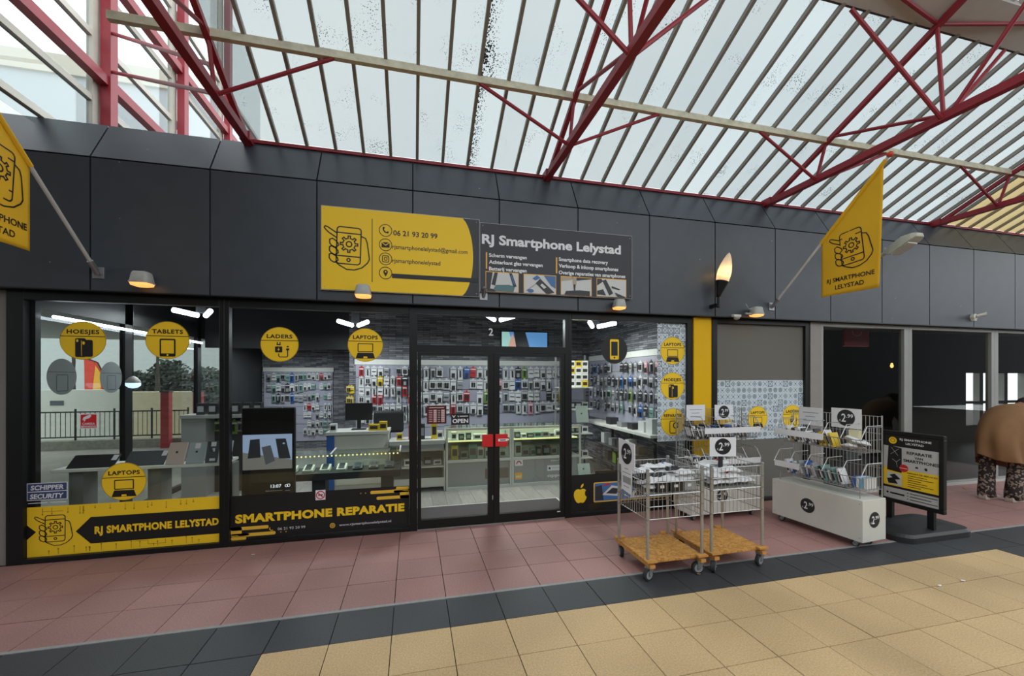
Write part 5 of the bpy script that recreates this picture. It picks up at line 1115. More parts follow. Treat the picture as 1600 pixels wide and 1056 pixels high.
MB().prism([(-.48, 0), (-.02, 0), (-.02, .7), (-.17, 1.05), (-.5, 1.2)], (-9.45, 15.5, 1.2), (1,0,0), (0,0,1), (0,1,0), .01).build('cloth', mat('flag_red', (220, 70, 50), .6), t); MB().prism([(-.28, .05), (-.06, .05), (-.06, .7), (-.2, .95)], (-9.45, 15.488, 1.2), (1,0,0), (0,0,1), (0,1,0), .01).build('cloth_stripe', mat('flag_amber', (240, 180, 50), .6), t)
for i, x in enumerate((-6.05, -5.35)):
    o = thing('red_post', ('red post beside the end of the railing', 'red post further along behind the tablets')[i], 'post', (x, 12, 0)); MB().box(x-.09, x+.09, 12.0, 12.18, .003, 1.4).build('shaft', mat('post_red', (186, 46, 46), .6), o, bevel=.01); MB().box(x-.1, x+.1, 11.99, 12.19, 1.4, 1.44).build('cap', dark_grey, o)
bark = mat('bark', (62, 56, 50), .9)
def bare_tree(x, y, h, label, seed):
    random.seed(seed); t = thing('bare_tree', label, 'tree', (x, y, 0)); mb = MB()
    def br(p, d, L, r, k):
        q = p+d*L; mb.tube([p, p+d*L*.5+Vector((random.uniform(-.05, .05), 0, 0)), q], [r, r*.85, r*.65], 5, caps=False)
        if k > 0:
            for _ in range(3): br(p+d*L*random.uniform(.55, 1), (d+Vector((random.uniform(-.8, .8), random.uniform(-.8, .8), random.uniform(-.1, .5)))).normalized(), L*random.uniform(.55, .8), r*.6, k-1)
    MB().tube([(x, y, 0), (x+.03, y, h*.2), (x, y, h*.36)], [.10, .08, .07], 8).build('trunk', bark, t)
    br(Vector((x, y, h*.3)), Vector((0, 0, 1)), h*.26, .06, 4); mb.build('branches', bark, t, kind='stuff'); return t
bare_tree(-11.9, 18, 5.5, 'bare tree beyond the low white wall', 2); bare_tree(-9.3, 18, 5.2, 'bare tree behind the dark hedge', 5)
random.seed(8); mb = MB(); leaf_m = mat('hedge_leaf', (58, 66, 58), .8, noise=.3, scale=3)
for i in range(5200):
    a, b_ = random.random(), random.random(); x = -12.3+4.2*a; h = 1.6+.7*math.sin(a*3.1)+.25*math.sin(a*17); p = Vector((x, 21+random.uniform(-.7, .7), b_**.6*h)); d = Vector((random.gauss(0, 1), random.gauss(0, 1), random.gauss(0, 1))).normalized(); e = d.orthogonal().normalized(); s_ = .09
    mb.add([p-e*s_, p+d*s_*.6, p+e*s_, p-d*s_*.6], [(0, 1, 2, 3)])
t = thing('hedge', 'dark green hedge beyond the railing outside', 'hedge', (-10, 21, 0)); mb.build('foliage', leaf_m, t, kind='stuff'); MB().box(-12.1, -8.3, 20.7, 21.3, .003, 1.4).build('branch_core', bark, t)
# ================================================================ wire trolleys
chrome = mat('wire_zinc', (176, 176, 174), .32, .75, noise=.08, scale=30)
def osbmat():
    m = bpy.data.materials.new('osb_board'); m.use_nodes = True; n = m.node_tree; b = n.nodes['Principled BSDF']; L = n.links.new; b.inputs['Roughness'].default_value = .7
    t = n.nodes.new('ShaderNodeTexCoord'); nz = n.nodes.new('ShaderNodeTexNoise'); nz.inputs['Scale'].default_value = 9; L(t.outputs['Object'], nz.inputs['Vector'])
    mp = n.nodes.new('ShaderNodeMapping'); mp.inputs['Scale'].default_value = (22, 46, 20); L(t.outputs['Object'], mp.inputs['Vector'])
    ad = n.nodes.new('ShaderNodeVectorMath'); ad.operation = 'MULTIPLY_ADD'; ad.inputs[1].default_value = (9, 9, 9); L(nz.outputs['Color'], ad.inputs[0]); L(mp.outputs[0], ad.inputs[2])
    v = n.nodes.new('ShaderNodeTexVoronoi'); v.inputs['Scale'].default_value = 1; L(ad.outputs[0], v.inputs['Vector'])
    r = n.nodes.new('ShaderNodeValToRGB'); e = r.color_ramp.elements; e[0].color = rgb((158, 104, 44)); e[1].color = rgb((212, 158, 82)); e[0].position = .05; e[1].position = .95; x = e.new(.5); x.color = rgb((190, 134, 62))
    L(v.outputs['Color'], r.inputs['Fac']); L(r.outputs['Color'], b.inputs['Base Color']); MATS['osb_board'] = m; return m
osb = osbmat(); rubber = mat('wheel_rubber', (40, 40, 42), .7); hub_m = mat('wheel_grey', (140, 142, 144), .5); batten = mat('pine_batten', (196, 140, 70), .7, noise=.15, scale=6, stretch=(1, 8, 1))
def castor(x, y, z1, parent, r=.055, yaw=0.0):
    d = Vector((math.cos(yaw), math.sin(yaw), 0)); ax_ = Vector((-math.sin(yaw), math.cos(yaw), 0)); c = Vector((x, y, r))-d*.02
    f = MB(); f.obox((x, y, z1-.006), d, ax_, (0,0,1), .032, .028, .006)
    for s_ in (-1, 1): f.hexa([c+ax_*s_*.022-d*.012+Vector((0,0,-.008)), c+ax_*s_*.022+d*.012+Vector((0,0,-.008)), c+ax_*s_*.026+d*.012+Vector((0,0,-.008)), c+ax_*s_*.026-d*.012+Vector((0,0,-.008)), Vector((x, y, z1-.012))+ax_*s_*.022-d*.028, Vector((x, y, z1-.012))+ax_*s_*.022+d*.028, Vector((x, y, z1-.012))+ax_*s_*.026+d*.028, Vector((x, y, z1-.012))+ax_*s_*.026-d*.028])
    fk = f.build('castor', galv, parent)
    MB().lathe([(r*.72, -.018), (r, -.014), (r, .014), (r*.72, .018)], 20, c, ax_).build('tyre', rubber, fk)
    MB().lathe([(r*.70, -.0185), (r*.70, .0185)], 16, c, ax_).build('wheel_disc', hub_m, fk); MB().lathe([(.008, -.03), (.008, .03)], 8, c, ax_).build('axle', galv, fk)
def wire_panel(p00, p10, z0, zs_, n_, parent, name='wire_panel', r=.0028):
    mb = MB(); a = Vector(p00); b_ = Vector(p10)
    for z in zs_: mb.tube([(a.x, a.y, z), (b_.x, b_.y, z)], r*1.35, 5)
    for i in range(n_):
        p = a.lerp(b_, (i+.5)/n_); mb.tube([(p.x, p.y, zs_[0]), (p.x, p.y, zs_[-1])], r, 5)
    return mb.build(name, chrome, parent, kind='stuff')
def trolley(x0, x1, y0, y1, label):
    t = thing('wire_trolley', label, 'trolley', ((x0+x1)/2, (y0+y1)/2, 0), 'wire trolleys on board bases')
    zb = .165
    MB().box(x0-.01, x1+.01, y0-.01, y1+.01, zb-.018, zb).build('base_board', osb, t, bevel=.002)
    for x in (x0-.005, x1-.045): MB().box(x, x+.05, y0-.05, y1+.05, zb-.046, zb-.018).build('base_batten', batten, t)
    for y in (y0-.05, y1-.0): MB().box(x0-.03, x0+.07, y, y+.05, zb, zb+.016).build('corner_block', batten, t); MB().box(x1-.07, x1+.03, y, y+.05, zb, zb+.016).build('corner_block', batten, t)
    yaw = (.3, -.2, 1.3, .1)
    for k_, (x, y) in enumerate(((x0+.02, y0), (x1-.02, y0), (x0+.02, y1), (x1-.02, y1))):
        castor(x, y, zb-.046, t, .054, yaw[k_]+(x0-2)*.8)
    zs_ = (.525, .635, .74, .845, .94)
    for x in (x0, x1):
        for y in (y0, y1):
            ps = MB().tube([(x, y, zb), (x, y, .955)], .0145, 10).build('post', chrome, t)
            MB().lathe([(.017, 0), (.017, .012), (.010, .018)], 10, (x, y, .953)).build('post_cap', hub_m, ps)
            for z in zs_[:-1]: MB().lathe([(.0165, -.007), (.0165, .007)], 10, (x, y, z)).build('collar', galv, ps)
    for a, b_ in (((x0, y0), (x1, y0)), ((x0, y1), (x1, y1)), ((x0, y0), (x0, y1)), ((x1, y0), (x1, y1))):
        wire_panel((*a, 0), (*b_, 0), 0, zs_, 13, t)
    mb = MB()
    for i in range(11): f = x0+(x1-x0)*i/10; mb.tube([(f, y0, .74), (f, y1, .74)], .0028, 5)
    for y in (y0, (y0+y1)/2, y1): mb.tube([(x0, y, .736), (x1, y, .736)], .004, 5)
    mb.build('wire_shelf', chrome, t, kind='stuff')
    MB().box(x0+.02, x1-.02, y0+.02, y1-.02, .744, .75).build('shelf_liner', mat('liner_grey', (128, 126, 122), .6), t)
    return t
trolley(1.995, 2.545, 3.19, 3.70, 'wire trolley with the tall price card on its side, on a board base')
trolley(2.655, 3.215, 3.20, 3.71, 'wire trolley with a price card on a black stem, on a board base')
# packs lying in the trolleys
poly_w = mat('poly_white', (226, 226, 228), .3, noise=.06, scale=30); poly_k = mat('poly_black', (40, 40, 44), .35)
def pillow(seed, m, m2):
    rnd = random.Random(seed); b = MB(); ph = [rnd.uniform(0, 6) for _ in range(6)]
    def fn(top):
        def f(u, v):
            e = (max(0, math.sin(PI*u))*max(0, math.sin(PI*v)))**.45; w_ = .012*math.sin(9*u+ph[0])*math.sin(7*v+ph[1])+.006*math.sin(23*u+ph[2]+5*v)
            return ((u-.5)*.2+.006*math.sin(8*v+ph[3]), (v-.5)*.14+.006*math.sin(9*u+ph[4]), .028*e*(1 if top else -.6)+w_*e)
        return f
    b.grid(fn(True), 14, 11); k = len(b.f); b.grid(fn(False), 14, 11); b.f[k:] = [q[::-1] for q in b.f[k:]]
    b.mi = [1 if (i % 13 in (3, 4, 5, 6) and 3 < (i//13) % 10 < 7) else 0 for i in range(len(b.f))]
    return b.mesh('sleeve_pack', [m, m2], smooth=True)
teal_m = mat('pack_teal', pack_cols['teal'], .35); red_m = mat('pack_red', pack_cols['red'], .35); blue_m = mat('pack_blue', pack_cols['blue'], .35); grey_m = mat('pack_grey', pack_cols['grey'], .3); whitepk = mat('pack_white', pack_cols['white'], .35)
pil = {'white': pillow(1, poly_w, poly_w), 'white-and-blue': pillow(2, poly_w, blue_m), 'white-and-teal': pillow(3, poly_w, teal_m), 'white-and-red': pillow(4, poly_w, red_m), 'black': pillow(5, poly_k, grey_m), 'white-and-black': pillow(6, poly_w, poly_k)}
def lay(kinds, x0, x1, y0, y1, z, where, seed):
    rnd = random.Random(seed); nx, ny = 3, 3; i = 0
    for layer in range(3):
        for a in range(nx):
            for b_ in range(ny):
                if layer and rnd.random() < .22*layer: continue
                k = kinds[i % len(kinds)]; i += 1
                x = x0+.115+(x1-x0-.23)*a/(nx-1); y = y0+.10+(y1-y0-.20)*b_/(ny-1)
                o = mesh_obj('sleeve_pack', pil[k], None, (x, y, z+.034+layer*.052+rnd.uniform(0, .006)), (rnd.uniform(-.05, .05), rnd.uniform(-.05, .05), rnd.uniform(-.2, .2)), scale=(.84, .84, 1))
                tag(o, '%s sleeve pack, %s layer of the %s' % (k, ('lower', 'middle', 'upper')[layer], where), 'pack', 'sleeve packs in the '+where)
lay(['white', 'white', 'black', 'white-and-black', 'white', 'black', 'white-and-blue', 'white'], 1.995, 2.545, 3.19, 3.70, .752, 'tall-card trolley', 3)
lay(['white', 'white-and-teal', 'white', 'white-and-red', 'white', 'white-and-blue', 'white', 'white-and-teal'], 2.655, 3.215, 3.20, 3.71, .752, 'stemmed-card trolley', 8)
for i, x in enumerate((2.16, 2.30, 2.44)):
    o = MB().box(x-.06, x+.06, 3.205, 3.25, .752, .84).build('gadget_box', (poly_k, poly_k, grey_m)[i], org=(x, 3.23, .752), bevel=.004); tag(o, ('black gadget box at the near edge of the trolley, first of three', 'black gadget box in the middle of the near edge of the trolley', 'grey gadget box at the near edge of the trolley')[i], 'box', 'gadget boxes in the trolley'); ORG[o.name] = Vector((x, 3.23, .752))
    P = face(3.2045); P.rect(whitepk, x-.03, .79, x+.01, .815, 1); P.build(o, default='label_print')
# ---- price marks
paper = mat('paper_white', (226, 226, 230), .6); disc_k = mat('disc_black', (24, 24, 26), .5)
def price(P, cx, cy, r, lay=1, ry=None):
    P.circle(disc_k, cx, cy, r, lay, 28, ry); k = (ry or r)/r
    P.text(white_p, '€', cx-.74*r, cy-.46*r*k, .24*r*k, .18*r, .0, 'l', lay+1); P.text(white_p, '2', cx-.50*r, cy-.48*r*k, .98*r*k, .50*r, .012, 'l', lay+1); P.text(white_p, '.99', cx+.06*r, cy+.03*r*k, .44*r*k, .74*r, .014, 'l', lay+1)
def price_card(O, U, w_, h, label, mk=True, lines=False, th=.004):
    O = Vector(O); U = Vector(U); N = U.cross(Vector((0,0,1)))
    t = thing('price_card', label, 'price card', O, 'price cards on the sale racks')
    MB().prism([(0, 0), (w_, 0), (w_, h), (0, h)], O-N*th, U, (0,0,1), N, th).build('card_board', paper, t)
    P = Print(O, U, (0,0,1))
    if mk: price(P, w_/2, h*.52, h*.42)
    if lines:
        for j, (a, b_) in enumerate(((.16, .84), (.28, .70), (.20, .8))): P.rect(grey_m, w_*a, h*(.68-.22*j), w_*b_, h*(.72-.22*j), 1)
    P.build(t, {'disc_black': 'price_disc', 'pack_grey': 'line_print'}); return t
# tall card on the side of the first trolley
t = thing('price_card', 'tall white price card hanging on the side of the wire trolley', 'price card', (1.965, 3.5, .7), 'price cards on the sale racks')
xs_ = 1.972; MB().prism([(.06, .70), (.24, .68), (.25, .92), (.30, .92), (.30, 1.16), (0, 1.18), (.01, .93), (.05, .93)], (xs_, 3.655, 0), (0,-1,0), (0,0,1), (-1,0,0), .006).build('card_board', paper, t)
P = Print((xs_-.006, 3.655, 0), (0,-1,0), (0,0,1)); price(P, .155, 1.05, .098); 
for z, a, b_ in ((.905, .12, .19), (.865, .08, .23), (.735, .10, .2)): P.rect(grey_m, a, z, b_, z+.008, 1)
P.rect(grey_m, .085, .77, .235, .835, 1); P.build(t, {'disc_black': 'price_disc', 'pack_grey': 'line_print'})
# card on a stem in the second trolley
t = price_card((2.86, 3.47, .99), (.97, -.243, 0), .26, .19, 'white price card on a black stem standing in the trolley'); MB().box(2.96, 3.0, 3.455, 3.475, .752, .99).build('stem', poly_k, t)
# ================================================================ sale racks on white plinths
plinth_m = mat('plinth_white', (206, 204, 196), .5, noise=.04, scale=3)
def sale_rack(O, rz_, L, Dp, plabel, rlabel, hgrp, fill, seed, flip=False):
    """local frame: x along the rack, y from its open front to its back; built in world coordinates"""
    c, s = math.cos(rz_), math.sin(rz_); O = Vector(O)
    X = Vector((c, s, 0)); Y = Vector((-s, c, 0)); Zv = Vector((0,0,1)); W = lambda x, y, z: O+X*x+Y*y+Zv*z
    t = thing('plinth', plabel, 'plinth', W(L/2, Dp/2, 0), 'white plinths on castors')
    MB().obox(W(L/2, Dp/2, .295), X, Y, Zv, L/2, Dp/2, .215).build('body', plinth_m, t, bevel=.003)
    for x in (.09, L-.09):
        for y in (.08, Dp-.08): castor(W(x, y, 0).x, W(x, y, 0).y, .08, t, .033, rz_+.4)
    for x in (.03, L-.03):
        for z in (.12, .47): MB().lathe([(.005, 0), (.003, .002)], 8, W(x, 0, z), -Y).build('screw', hub_m, t)
    P = Print(W(0, 0, 0), X, Zv); price(P, L*(.44 if L < 1.05 else .42), .30, .082); P.build(t, {'disc_black': 'price_disc'})
    if flip: # the end face also carries a mark
        P = Print(W(L, 0, 0) if flip > 0 else W(0, Dp, 0), Y if flip > 0 else -Y, Zv); price(P, Dp*.5, .30, .082); P.build(t, {'disc_black': 'price_disc'})
    k = thing('wire_rack', rlabel, 'rack', W(L/2, Dp/2, .51), 'two-tier wire sale racks')
    def wires(name, segs, r=.0028, n=5):
        mb = MB()
        for seg in segs: mb.tube([W(*q) for q in seg], r, n)
        return mb.build(name, chrome, k, kind='stuff')
    a, b_, yb = .02, L-.02, Dp-.03
    wires('back_grid', [[(a, yb, z), (b_, yb, z)] for z in (.53, .62, .82, 1.0, 1.18, 1.36)]+[[(a+(b_-a)*i/26, yb, .53), (a+(b_-a)*i/26, yb, 1.36)] for i in range(27)])
    for x in (a, b_): MB().tube([W(x, yb+.006, .512), W(x, yb+.006, 1.37)], .007, 8).build('upright', chrome, k)
    for zf, zl in ((.60, .735), (.99, 1.125)):
        yl = .0; nb = 22
        wires('basket_floor', [[(a+(b_-a)*i/nb, yb, zf), (a+(b_-a)*i/nb, yl+.07, zf), (a+(b_-a)*i/nb, yl, zl)] for i in range(nb+1)]+[[(a, y, zf), (b_, y, zf)] for y in (yl+.07, yl+.17, yb)])
        MB().tube([W(a, yl, zl), W(b_, yl, zl)], .005, 6).build('basket_lip', chrome, k)
        for x in (a, b_):
            wires('basket_end', [[(x, yb, zf+.26), (x, yl+.07, zf+.26), (x, yl+.0, zl)], [(x, yb, zf+.13), (x, yl+.02, zf+.13)]]+[[(x, yl+.09+(yb-yl-.09)*i/6, zf), (x, yl+.09+(yb-yl-.09)*i/6, zf+.26)] for i in range(7)])
        wires('divider_rod', [[(a+(b_-a)*i/5, yl, zl), (a+(b_-a)*i/5, yl+.10, zl+.14), (a+(b_-a)*i/5, yb, zl+.14)] for i in range(0, 6)], .0042)
        f0, f1 = ((.02, .34), (.02, .62)) [zf > .8] if rz_ else ((.16, .98), (.16, .98))[zf > .8]
        MB().obox(W(a+(b_-a)*(f0+f1)/2, yl-.007, zl-.014), X, Y, Zv, (b_-a)*(f1-f0)/2, .003, .035).build('price_strip', paper, k)
    for x in (a+.04, b_-.04): MB().tube([W(x, .06, .512), W(x, .06, .60)], .005, 6).build('foot_wire', chrome, k); 
    # goods: flat boxed cases leaning side by side
    rnd = random.Random(seed)
    for zf, tier in ((.603, 'lower'), (.993, 'upper')):
        x = .13
        while x < L-.10:
            kind = rnd.choice(fill[tier]); th = rnd.uniform(.018, .03); h = rnd.uniform(.14, .19); dp = rnd.uniform(.10, .14)
            b = MB(); b.cur = 0; b.box(0, th, 0, dp, 0, h); b.cur = 1; b.box(th*.1, th*.9, -.001, 0, h*.15, h*.8); b.box(-.0006, 0, dp*.15, dp*.85, h*.2, h*.85)
            me = b.mesh('case_box', [mat('pack_'+kind, pack_cols[kind], .35), mat('pack_black', pack_cols['black'], .35) if kind in ('white', 'yellow', 'teal') else whitepk])
            o = mesh_obj('case_box', me, None, W(x, .095+rnd.uniform(0, .03), zf+.003), (0, -.32+rnd.uniform(-.1, .1), rz_)); x += th+rnd.uniform(.012, .022)
            tag(o, '%s boxed case, %s basket of the %s' % (kind, tier, hgrp), 'box', 'boxed cases in the %s basket of the %s' % (tier, hgrp))
            if tier == 'lower' and rz_ and x > L*.74: break
            if tier == 'upper' and rz_ and x > L*.66: break
    return W
Wa = sale_rack((3.31, 4.33, 0), 0.0, 1.05, .35, 'white plinth on castors standing along the shop front', 'two-tier wire rack on the plinth along the shop front', 'rack along the shop front', {'lower': ['grey', 'white', 'black', 'grey'], 'upper': ['blue', 'grey', 'white', 'black', 'teal']}, 4)
Wb = sale_rack((4.375, 4.20, 0), -PI/2+.085, 1.0, .36, 'white plinth on castors standing out from the shop front', 'two-tier wire rack on the plinth beside the pavement sign', 'rack beside the pavement sign', {'lower': ['grey', 'black', 'blue', 'teal', 'white'], 'upper': ['grey', 'blue', 'white', 'yellow', 'black']}, 6, flip=1)
# cards on the rack backs
price_card((3.455, 4.62, 1.21), (1,0,0), .28, .205, 'white paper notice on the rack in front of the yellow pier', mk=False, lines=True)
price_card((3.885, 4.62, 1.21), (1,0,0), .285, .20, 'white price card on the rack along the shop front')
dB = Wb(1, 0, 0)-Wb(0, 0, 0)
price_card(Wb(.12, .30, 1.195), dB, .28, .215, 'white paper notice on the rack beside the pavement sign', mk=False, lines=True)
price_card(Wb(.50, .30, 1.205), dB, .31, .22, 'white price card on the rack beside the pavement sign')
# bags and boxes at the near end of the second rack
for i, (x, y, z, k) in enumerate(((.80, .17, 1.03, 'white'), (.86, .22, 1.07, 'white-and-black'), (.76, .24, 1.09, 'white'))):
    o = mesh_obj('sleeve_pack', pil[k], None, Wb(x, y, z), (.2*i, .15, .4*i)); tag(o, ('white plastic bag lying at the near end of the upper rack basket', 'white bag with a black mark at the near end of the upper rack basket', 'white plastic bag lying on the others in the upper rack basket')[i], 'bag', 'bags in the upper rack basket')
for i in range(4):
    p = Wb(.82+.035*i, .14, .605); o = mesh_obj('case_box', MB().box(0, .028, 0, .16, 0, .11).mesh('case_box', (blue_m, whitepk, mat('pack_sky', (120, 180, 214), .35), whitepk)[i]), None, p, (0, 0, -PI/2+.085)); tag(o, ('blue', 'white', 'sky blue', 'white')[i]+' upright box at the near end of the lower rack basket', 'box', 'upright boxes at the near end of the lower rack basket')
p = Wb(.78, .16, 1.0); o = mesh_obj('case_box', MB().box(0, .10, 0, .05, 0, .20).mesh('case_box', mat('pack_cream', (214, 206, 170), .5)), None, Wb(.70, .27, .995), (0, 0, -PI/2+.085)); tag(o, 'cream carton standing at the back of the upper rack basket', 'box')
# ================================================================ pavement sign
t = thing('pavement_sign', 'black framed pavement sign with a repair poster on a rubber foot', 'sign', (5.56, 3.48, 0)); xs_ = 5.53
foot = rrect(5.06, 3.20, 6.12, 3.76, .14, 6); cx_, cy_ = 5.59, 3.48
mb = MB(); n_ = len(foot); rings = [(1, 0), (1, .06), (.94, .09), (.6, .11), (.3, .115)]; vs_ = []
for k_, z in rings: vs_ += [(cx_+(a-cx_)*k_, cy_+(b_-cy_)*(k_ if k_ > .8 else k_*.9), z) for a, b_ in foot]
mb.add(vs_, [(r_*n_+j, r_*n_+(j+1) % n_, (r_+1)*n_+(j+1) % n_, (r_+1)*n_+j) for r_ in range(4) for j in range(n_)]+[tuple(range(n_-1, -1, -1)), tuple(range(4*n_, 5*n_))]); mb.build('rubber_foot', mat('foot_rubber', (34, 34, 37), .5), t, smooth=False)
for y in (3.28, 3.68): MB().box(xs_+.005, xs_+.045, y-.03, y+.03, .08, .33).build('support', black_al, t)
y0, y1, z0, z1 = 3.16, 3.79, .295, 1.14
for (a, b_, c, d) in ((y0, y1, z1-.045, z1), (y0, y1, z0, z0+.045), (y0, y0+.045, z0+.045, z1-.045), (y1-.045, y1, z0+.045, z1-.045)): MB().box(xs_, xs_+.05, a, b_, c, d).build('frame_rail', black_al, t, bevel=.006)
MB().box(xs_+.018, xs_+.035, y0+.04, y1-.04, z0+.04, z1-.04).build('poster_board', ink, t)
P = Print((xs_+.0165, y1-.045, z0+.045), (0,-1,0), (0,0,1)); W, H = y1-y0-.09, z1-z0-.09
pale_p = mat('poster_pale', (196, 194, 194), .5); q = lambda pts: [(W*a, H*b_) for a, b_ in pts]
P.rect(ink, 0, H*.82, W, H, 1); P.rect(pale_p, 0, H*.48, W, H*.82, 2); P.rect(yellow, 0, H*.20, W, H*.48, 2); P.rect(pale_p, 0, 0, W, H*.165, 2)
P.circle(yellow, W*.18, H*.91, H*.055, 2, 24); P.ring(ink, W*.18, H*.91, H*.028, .004, 3, 14)
P.text(white_p, 'RJ SMARTPHONE', W*.31, H*.925, H*.030, W*.56, .03, 'l', 2); P.text(white_p, 'LELYSTAD', W*.42, H*.868, H*.030, W*.32, .03, 'l', 2)
P.poly(ink, q([(.07, .44), (.35, .42), (.35, .80), (.10, .83)]), 3)
for a, b_ in (((.22, .74), (.15, .80)), ((.22, .74), (.30, .79)), ((.22, .74), (.28, .68)), ((.22, .74), (.14, .69)), ((.25, .58), (.32, .63)), ((.25, .58), (.17, .62)), ((.25, .58), (.27, .50))): P.stroke(white_p, q([a, b_]), .0025, False, 4)
P.poly(ph_l, q([(.07, .23), (.35, .21), (.35, .40), (.07, .41)]), 3); P.poly(ink, q([(.07, .30), (.2, .33), (.28, .24), (.1, .23)]), 4); P.poly(ink, q([(.12, .36), (.22, .39), (.33, .32), (.22, .30)]), 5)
P.circle(red_p, W*.39, H*.50, H*.058, 4, 22); P.rect(white_p, W*.31, H*.495, W*.46, H*.502, 5)
P.text(ink, 'REPARATIE', W*.44, H*.725, H*.043, W*.44, .03, 'l', 3); P.text(ink, 'VAN', W*.58, H*.665, H*.034, W*.15, .03, 'l', 3); P.text(ink, 'SMARTPHONES', W*.38, H*.605, H*.043, W*.62, .03, 'l', 3)
P.poly(ink, [(W*.62+.014*a, H*.54+.014*b_) for a, b_ in [(-1, -.6), (1, -.6), (1, .2), (.6, .8), (-.6, .8), (-1, .2)]], 3); P.poly(ink, [(W*.78+.018*a, H*.54+.018*b_) for a, b_ in ap[::-1]], 3)
P.text(ink, 'REPARATIE SERVICES', W*.45, H*.43, H*.020, W*.52, .015, 'l', 3)
for j in range(6): P.rect(ink, W*.46, H*(.395-.033*j), W*(.80+.12*math.sin(j*2.1)), H*(.403-.033*j), 3)
P.circle(ink, W*.08, H*.085, .012, 3, 14); P.rect(ink, W*.13, H*.07, W*.40, H*.095, 3)
for j in range(3): P.circle(ink, W*.46, H*(.13-.045*j), .006, 3, 10); P.rect(ink, W*.50, H*(.125-.045*j), W*(.97-.1*(j == 1)), H*(.135-.045*j), 3)
P.build(t, {'black_print': 'poster_print', 'poster_pale': 'poster_print', 'yellow_print': 'poster_print', 'photo_pale': 'photo_print', 'red_print': 'badge_print'})
# ================================================================ litter
leaf_y = mat('leaf_yellow', (206, 150, 60), .7)
def litter(px, py, m, name, label, cat, s=.03, n=7):
    x, y = gp(px, py); rnd = random.Random(px); mb = MB(); pts = [(x+s*(1+.4*rnd.random())*math.cos(2*PI*i/n)*(1.0), y+s*.6*math.sin(2*PI*i/n), .003+.008*rnd.random()) for i in range(n)]
    mb.add(pts+[(p[0], p[1], p[2]+.0015) for p in pts], [tuple(range(n-1, -1, -1)), tuple(range(n, 2*n))]+[(i, (i+1) % n, n+(i+1) % n, n+i) for i in range(n)]); tag(mb.build(name, m, org=(x, y, 0)), label, cat)
litter(1508, 763, leaf_y, 'fallen_leaf', 'small yellow leaf on the red tiles near the bending person', 'leaf', .035); litter(1402, 834, leaf_y, 'fallen_leaf', 'small yellow leaf on the ground between plinth and sign foot', 'leaf', .025)
litter(1468, 916, paper, 'paper_scrap', 'white paper scrap on an ochre tile, the smaller one', 'litter', .016); litter(1505, 908, paper, 'paper_scrap', 'white paper scrap on an ochre tile farther along', 'litter', .024, 4); litter(396, 867, paper, 'paper_scrap', 'white paper scrap on the red tiles below the black banner', 'litter', .018); litter(1092, 898, leaf_y, 'fallen_leaf', 'brownish leaf under the wire trolley castors', 'leaf', .015)
# ================================================================ the bending person
coat_m = mat('coat_tan', (134, 97, 64), .85, noise=.08, scale=6, bump=.2, bscale=14); skin = mat('skin', (150, 104, 80), .6); hair_m = mat('hair_dark', (36, 28, 24), .7)
tr = mat('trouser_print', (58, 50, 48), .8); n = tr.node_tree; v = n.nodes.new('ShaderNodeTexVoronoi'); v.inputs['Scale'].default_value = 46; tcn = n.nodes.new('ShaderNodeTexCoord'); n.links.new(tcn.outputs['Object'], v.inputs['Vector']); rr = n.nodes.new('ShaderNodeValToRGB'); rr.color_ramp.interpolation = 'CONSTANT'
rr.color_ramp.elements[0].color = rgb((44, 36, 36)); rr.color_ramp.elements[1].color = rgb((150, 132, 118)); rr.color_ramp.elements[1].position = .62; n.links.new(v.outputs['Color'], rr.inputs['Fac']); n.links.new(rr.outputs['Color'], n.nodes['Principled BSDF'].inputs['Base Color'])
pr = thing('person', 'person in a long tan coat and patterned trousers bending over beside the dark shop', 'person', (8.25, 4.05, 0))
def loft(name, secs, m, nseg=20, smooth=True, wave=0):
    """secs: centre, axis a, axis b (half-width vectors); wave: folds that deepen towards the first section"""
    mb = MB(); vs_ = []; k = len(secs)
    for i, (c, a, b_) in enumerate(secs):
        f = wave*max(0, 1-i/5.0)
        for j in range(nseg):
            t_ = 2*PI*j/nseg; q_ = 1+f*(math.sin(5*t_+.6*i)+.6*math.sin(9*t_+1.3)); vs_.append(Vector(c)+Vector(a)*math.cos(t_)*q_+Vector(b_)*math.sin(t_)*q_+Vector((0, 0, f*.25*math.sin(3*t_))))
    mb.add(vs_, [(i*nseg+j, i*nseg+(j+1) % nseg, (i+1)*nseg+(j+1) % nseg, (i+1)*nseg+j) for i in range(k-1) for j in range(nseg)]+[tuple(range((k-1)*nseg, k*nseg))])
    o = mb.build(name, m, pr, smooth=smooth); s_ = o.modifiers.new('thick', 'SOLIDIFY'); s_.thickness = .008; s_ = o.modifiers.new('sub', 'SUBSURF'); s_.levels = 1; s_.render_levels = 1; return o
# body under the clothes: one skinned figure, bent at the hips towards +x
J = {'pel': (8.21, 4.06, .90), 'wst': (8.26, 4.06, 1.06), 'chs': (8.42, 4.05, 1.23), 'nck': (8.57, 4.04, 1.33), 'hdb': (8.64, 4.03, 1.365), 'hdt': (8.76, 4.02, 1.36), 'hl': (8.18, 4.15, .88), 'kl': (8.18, 4.17, .50), 'al': (8.16, 4.17, .09), 'tl': (8.32, 4.15, .04), 'hr': (8.26, 3.96, .88), 'kr': (8.34, 3.95, .50), 'ar': (8.34, 3.98, .09), 'tr': (8.50, 3.95, .04),
     'sl': (8.46, 4.23, 1.22), 'el': (8.60, 4.28, .98), 'wl': (8.78, 4.18, .82), 'pl': (8.83, 4.16, .77), 'sr': (8.46, 3.87, 1.22), 'er': (8.60, 3.82, .98), 'wr': (8.78, 3.92, .82), 'pr': (8.83, 3.94, .77)}
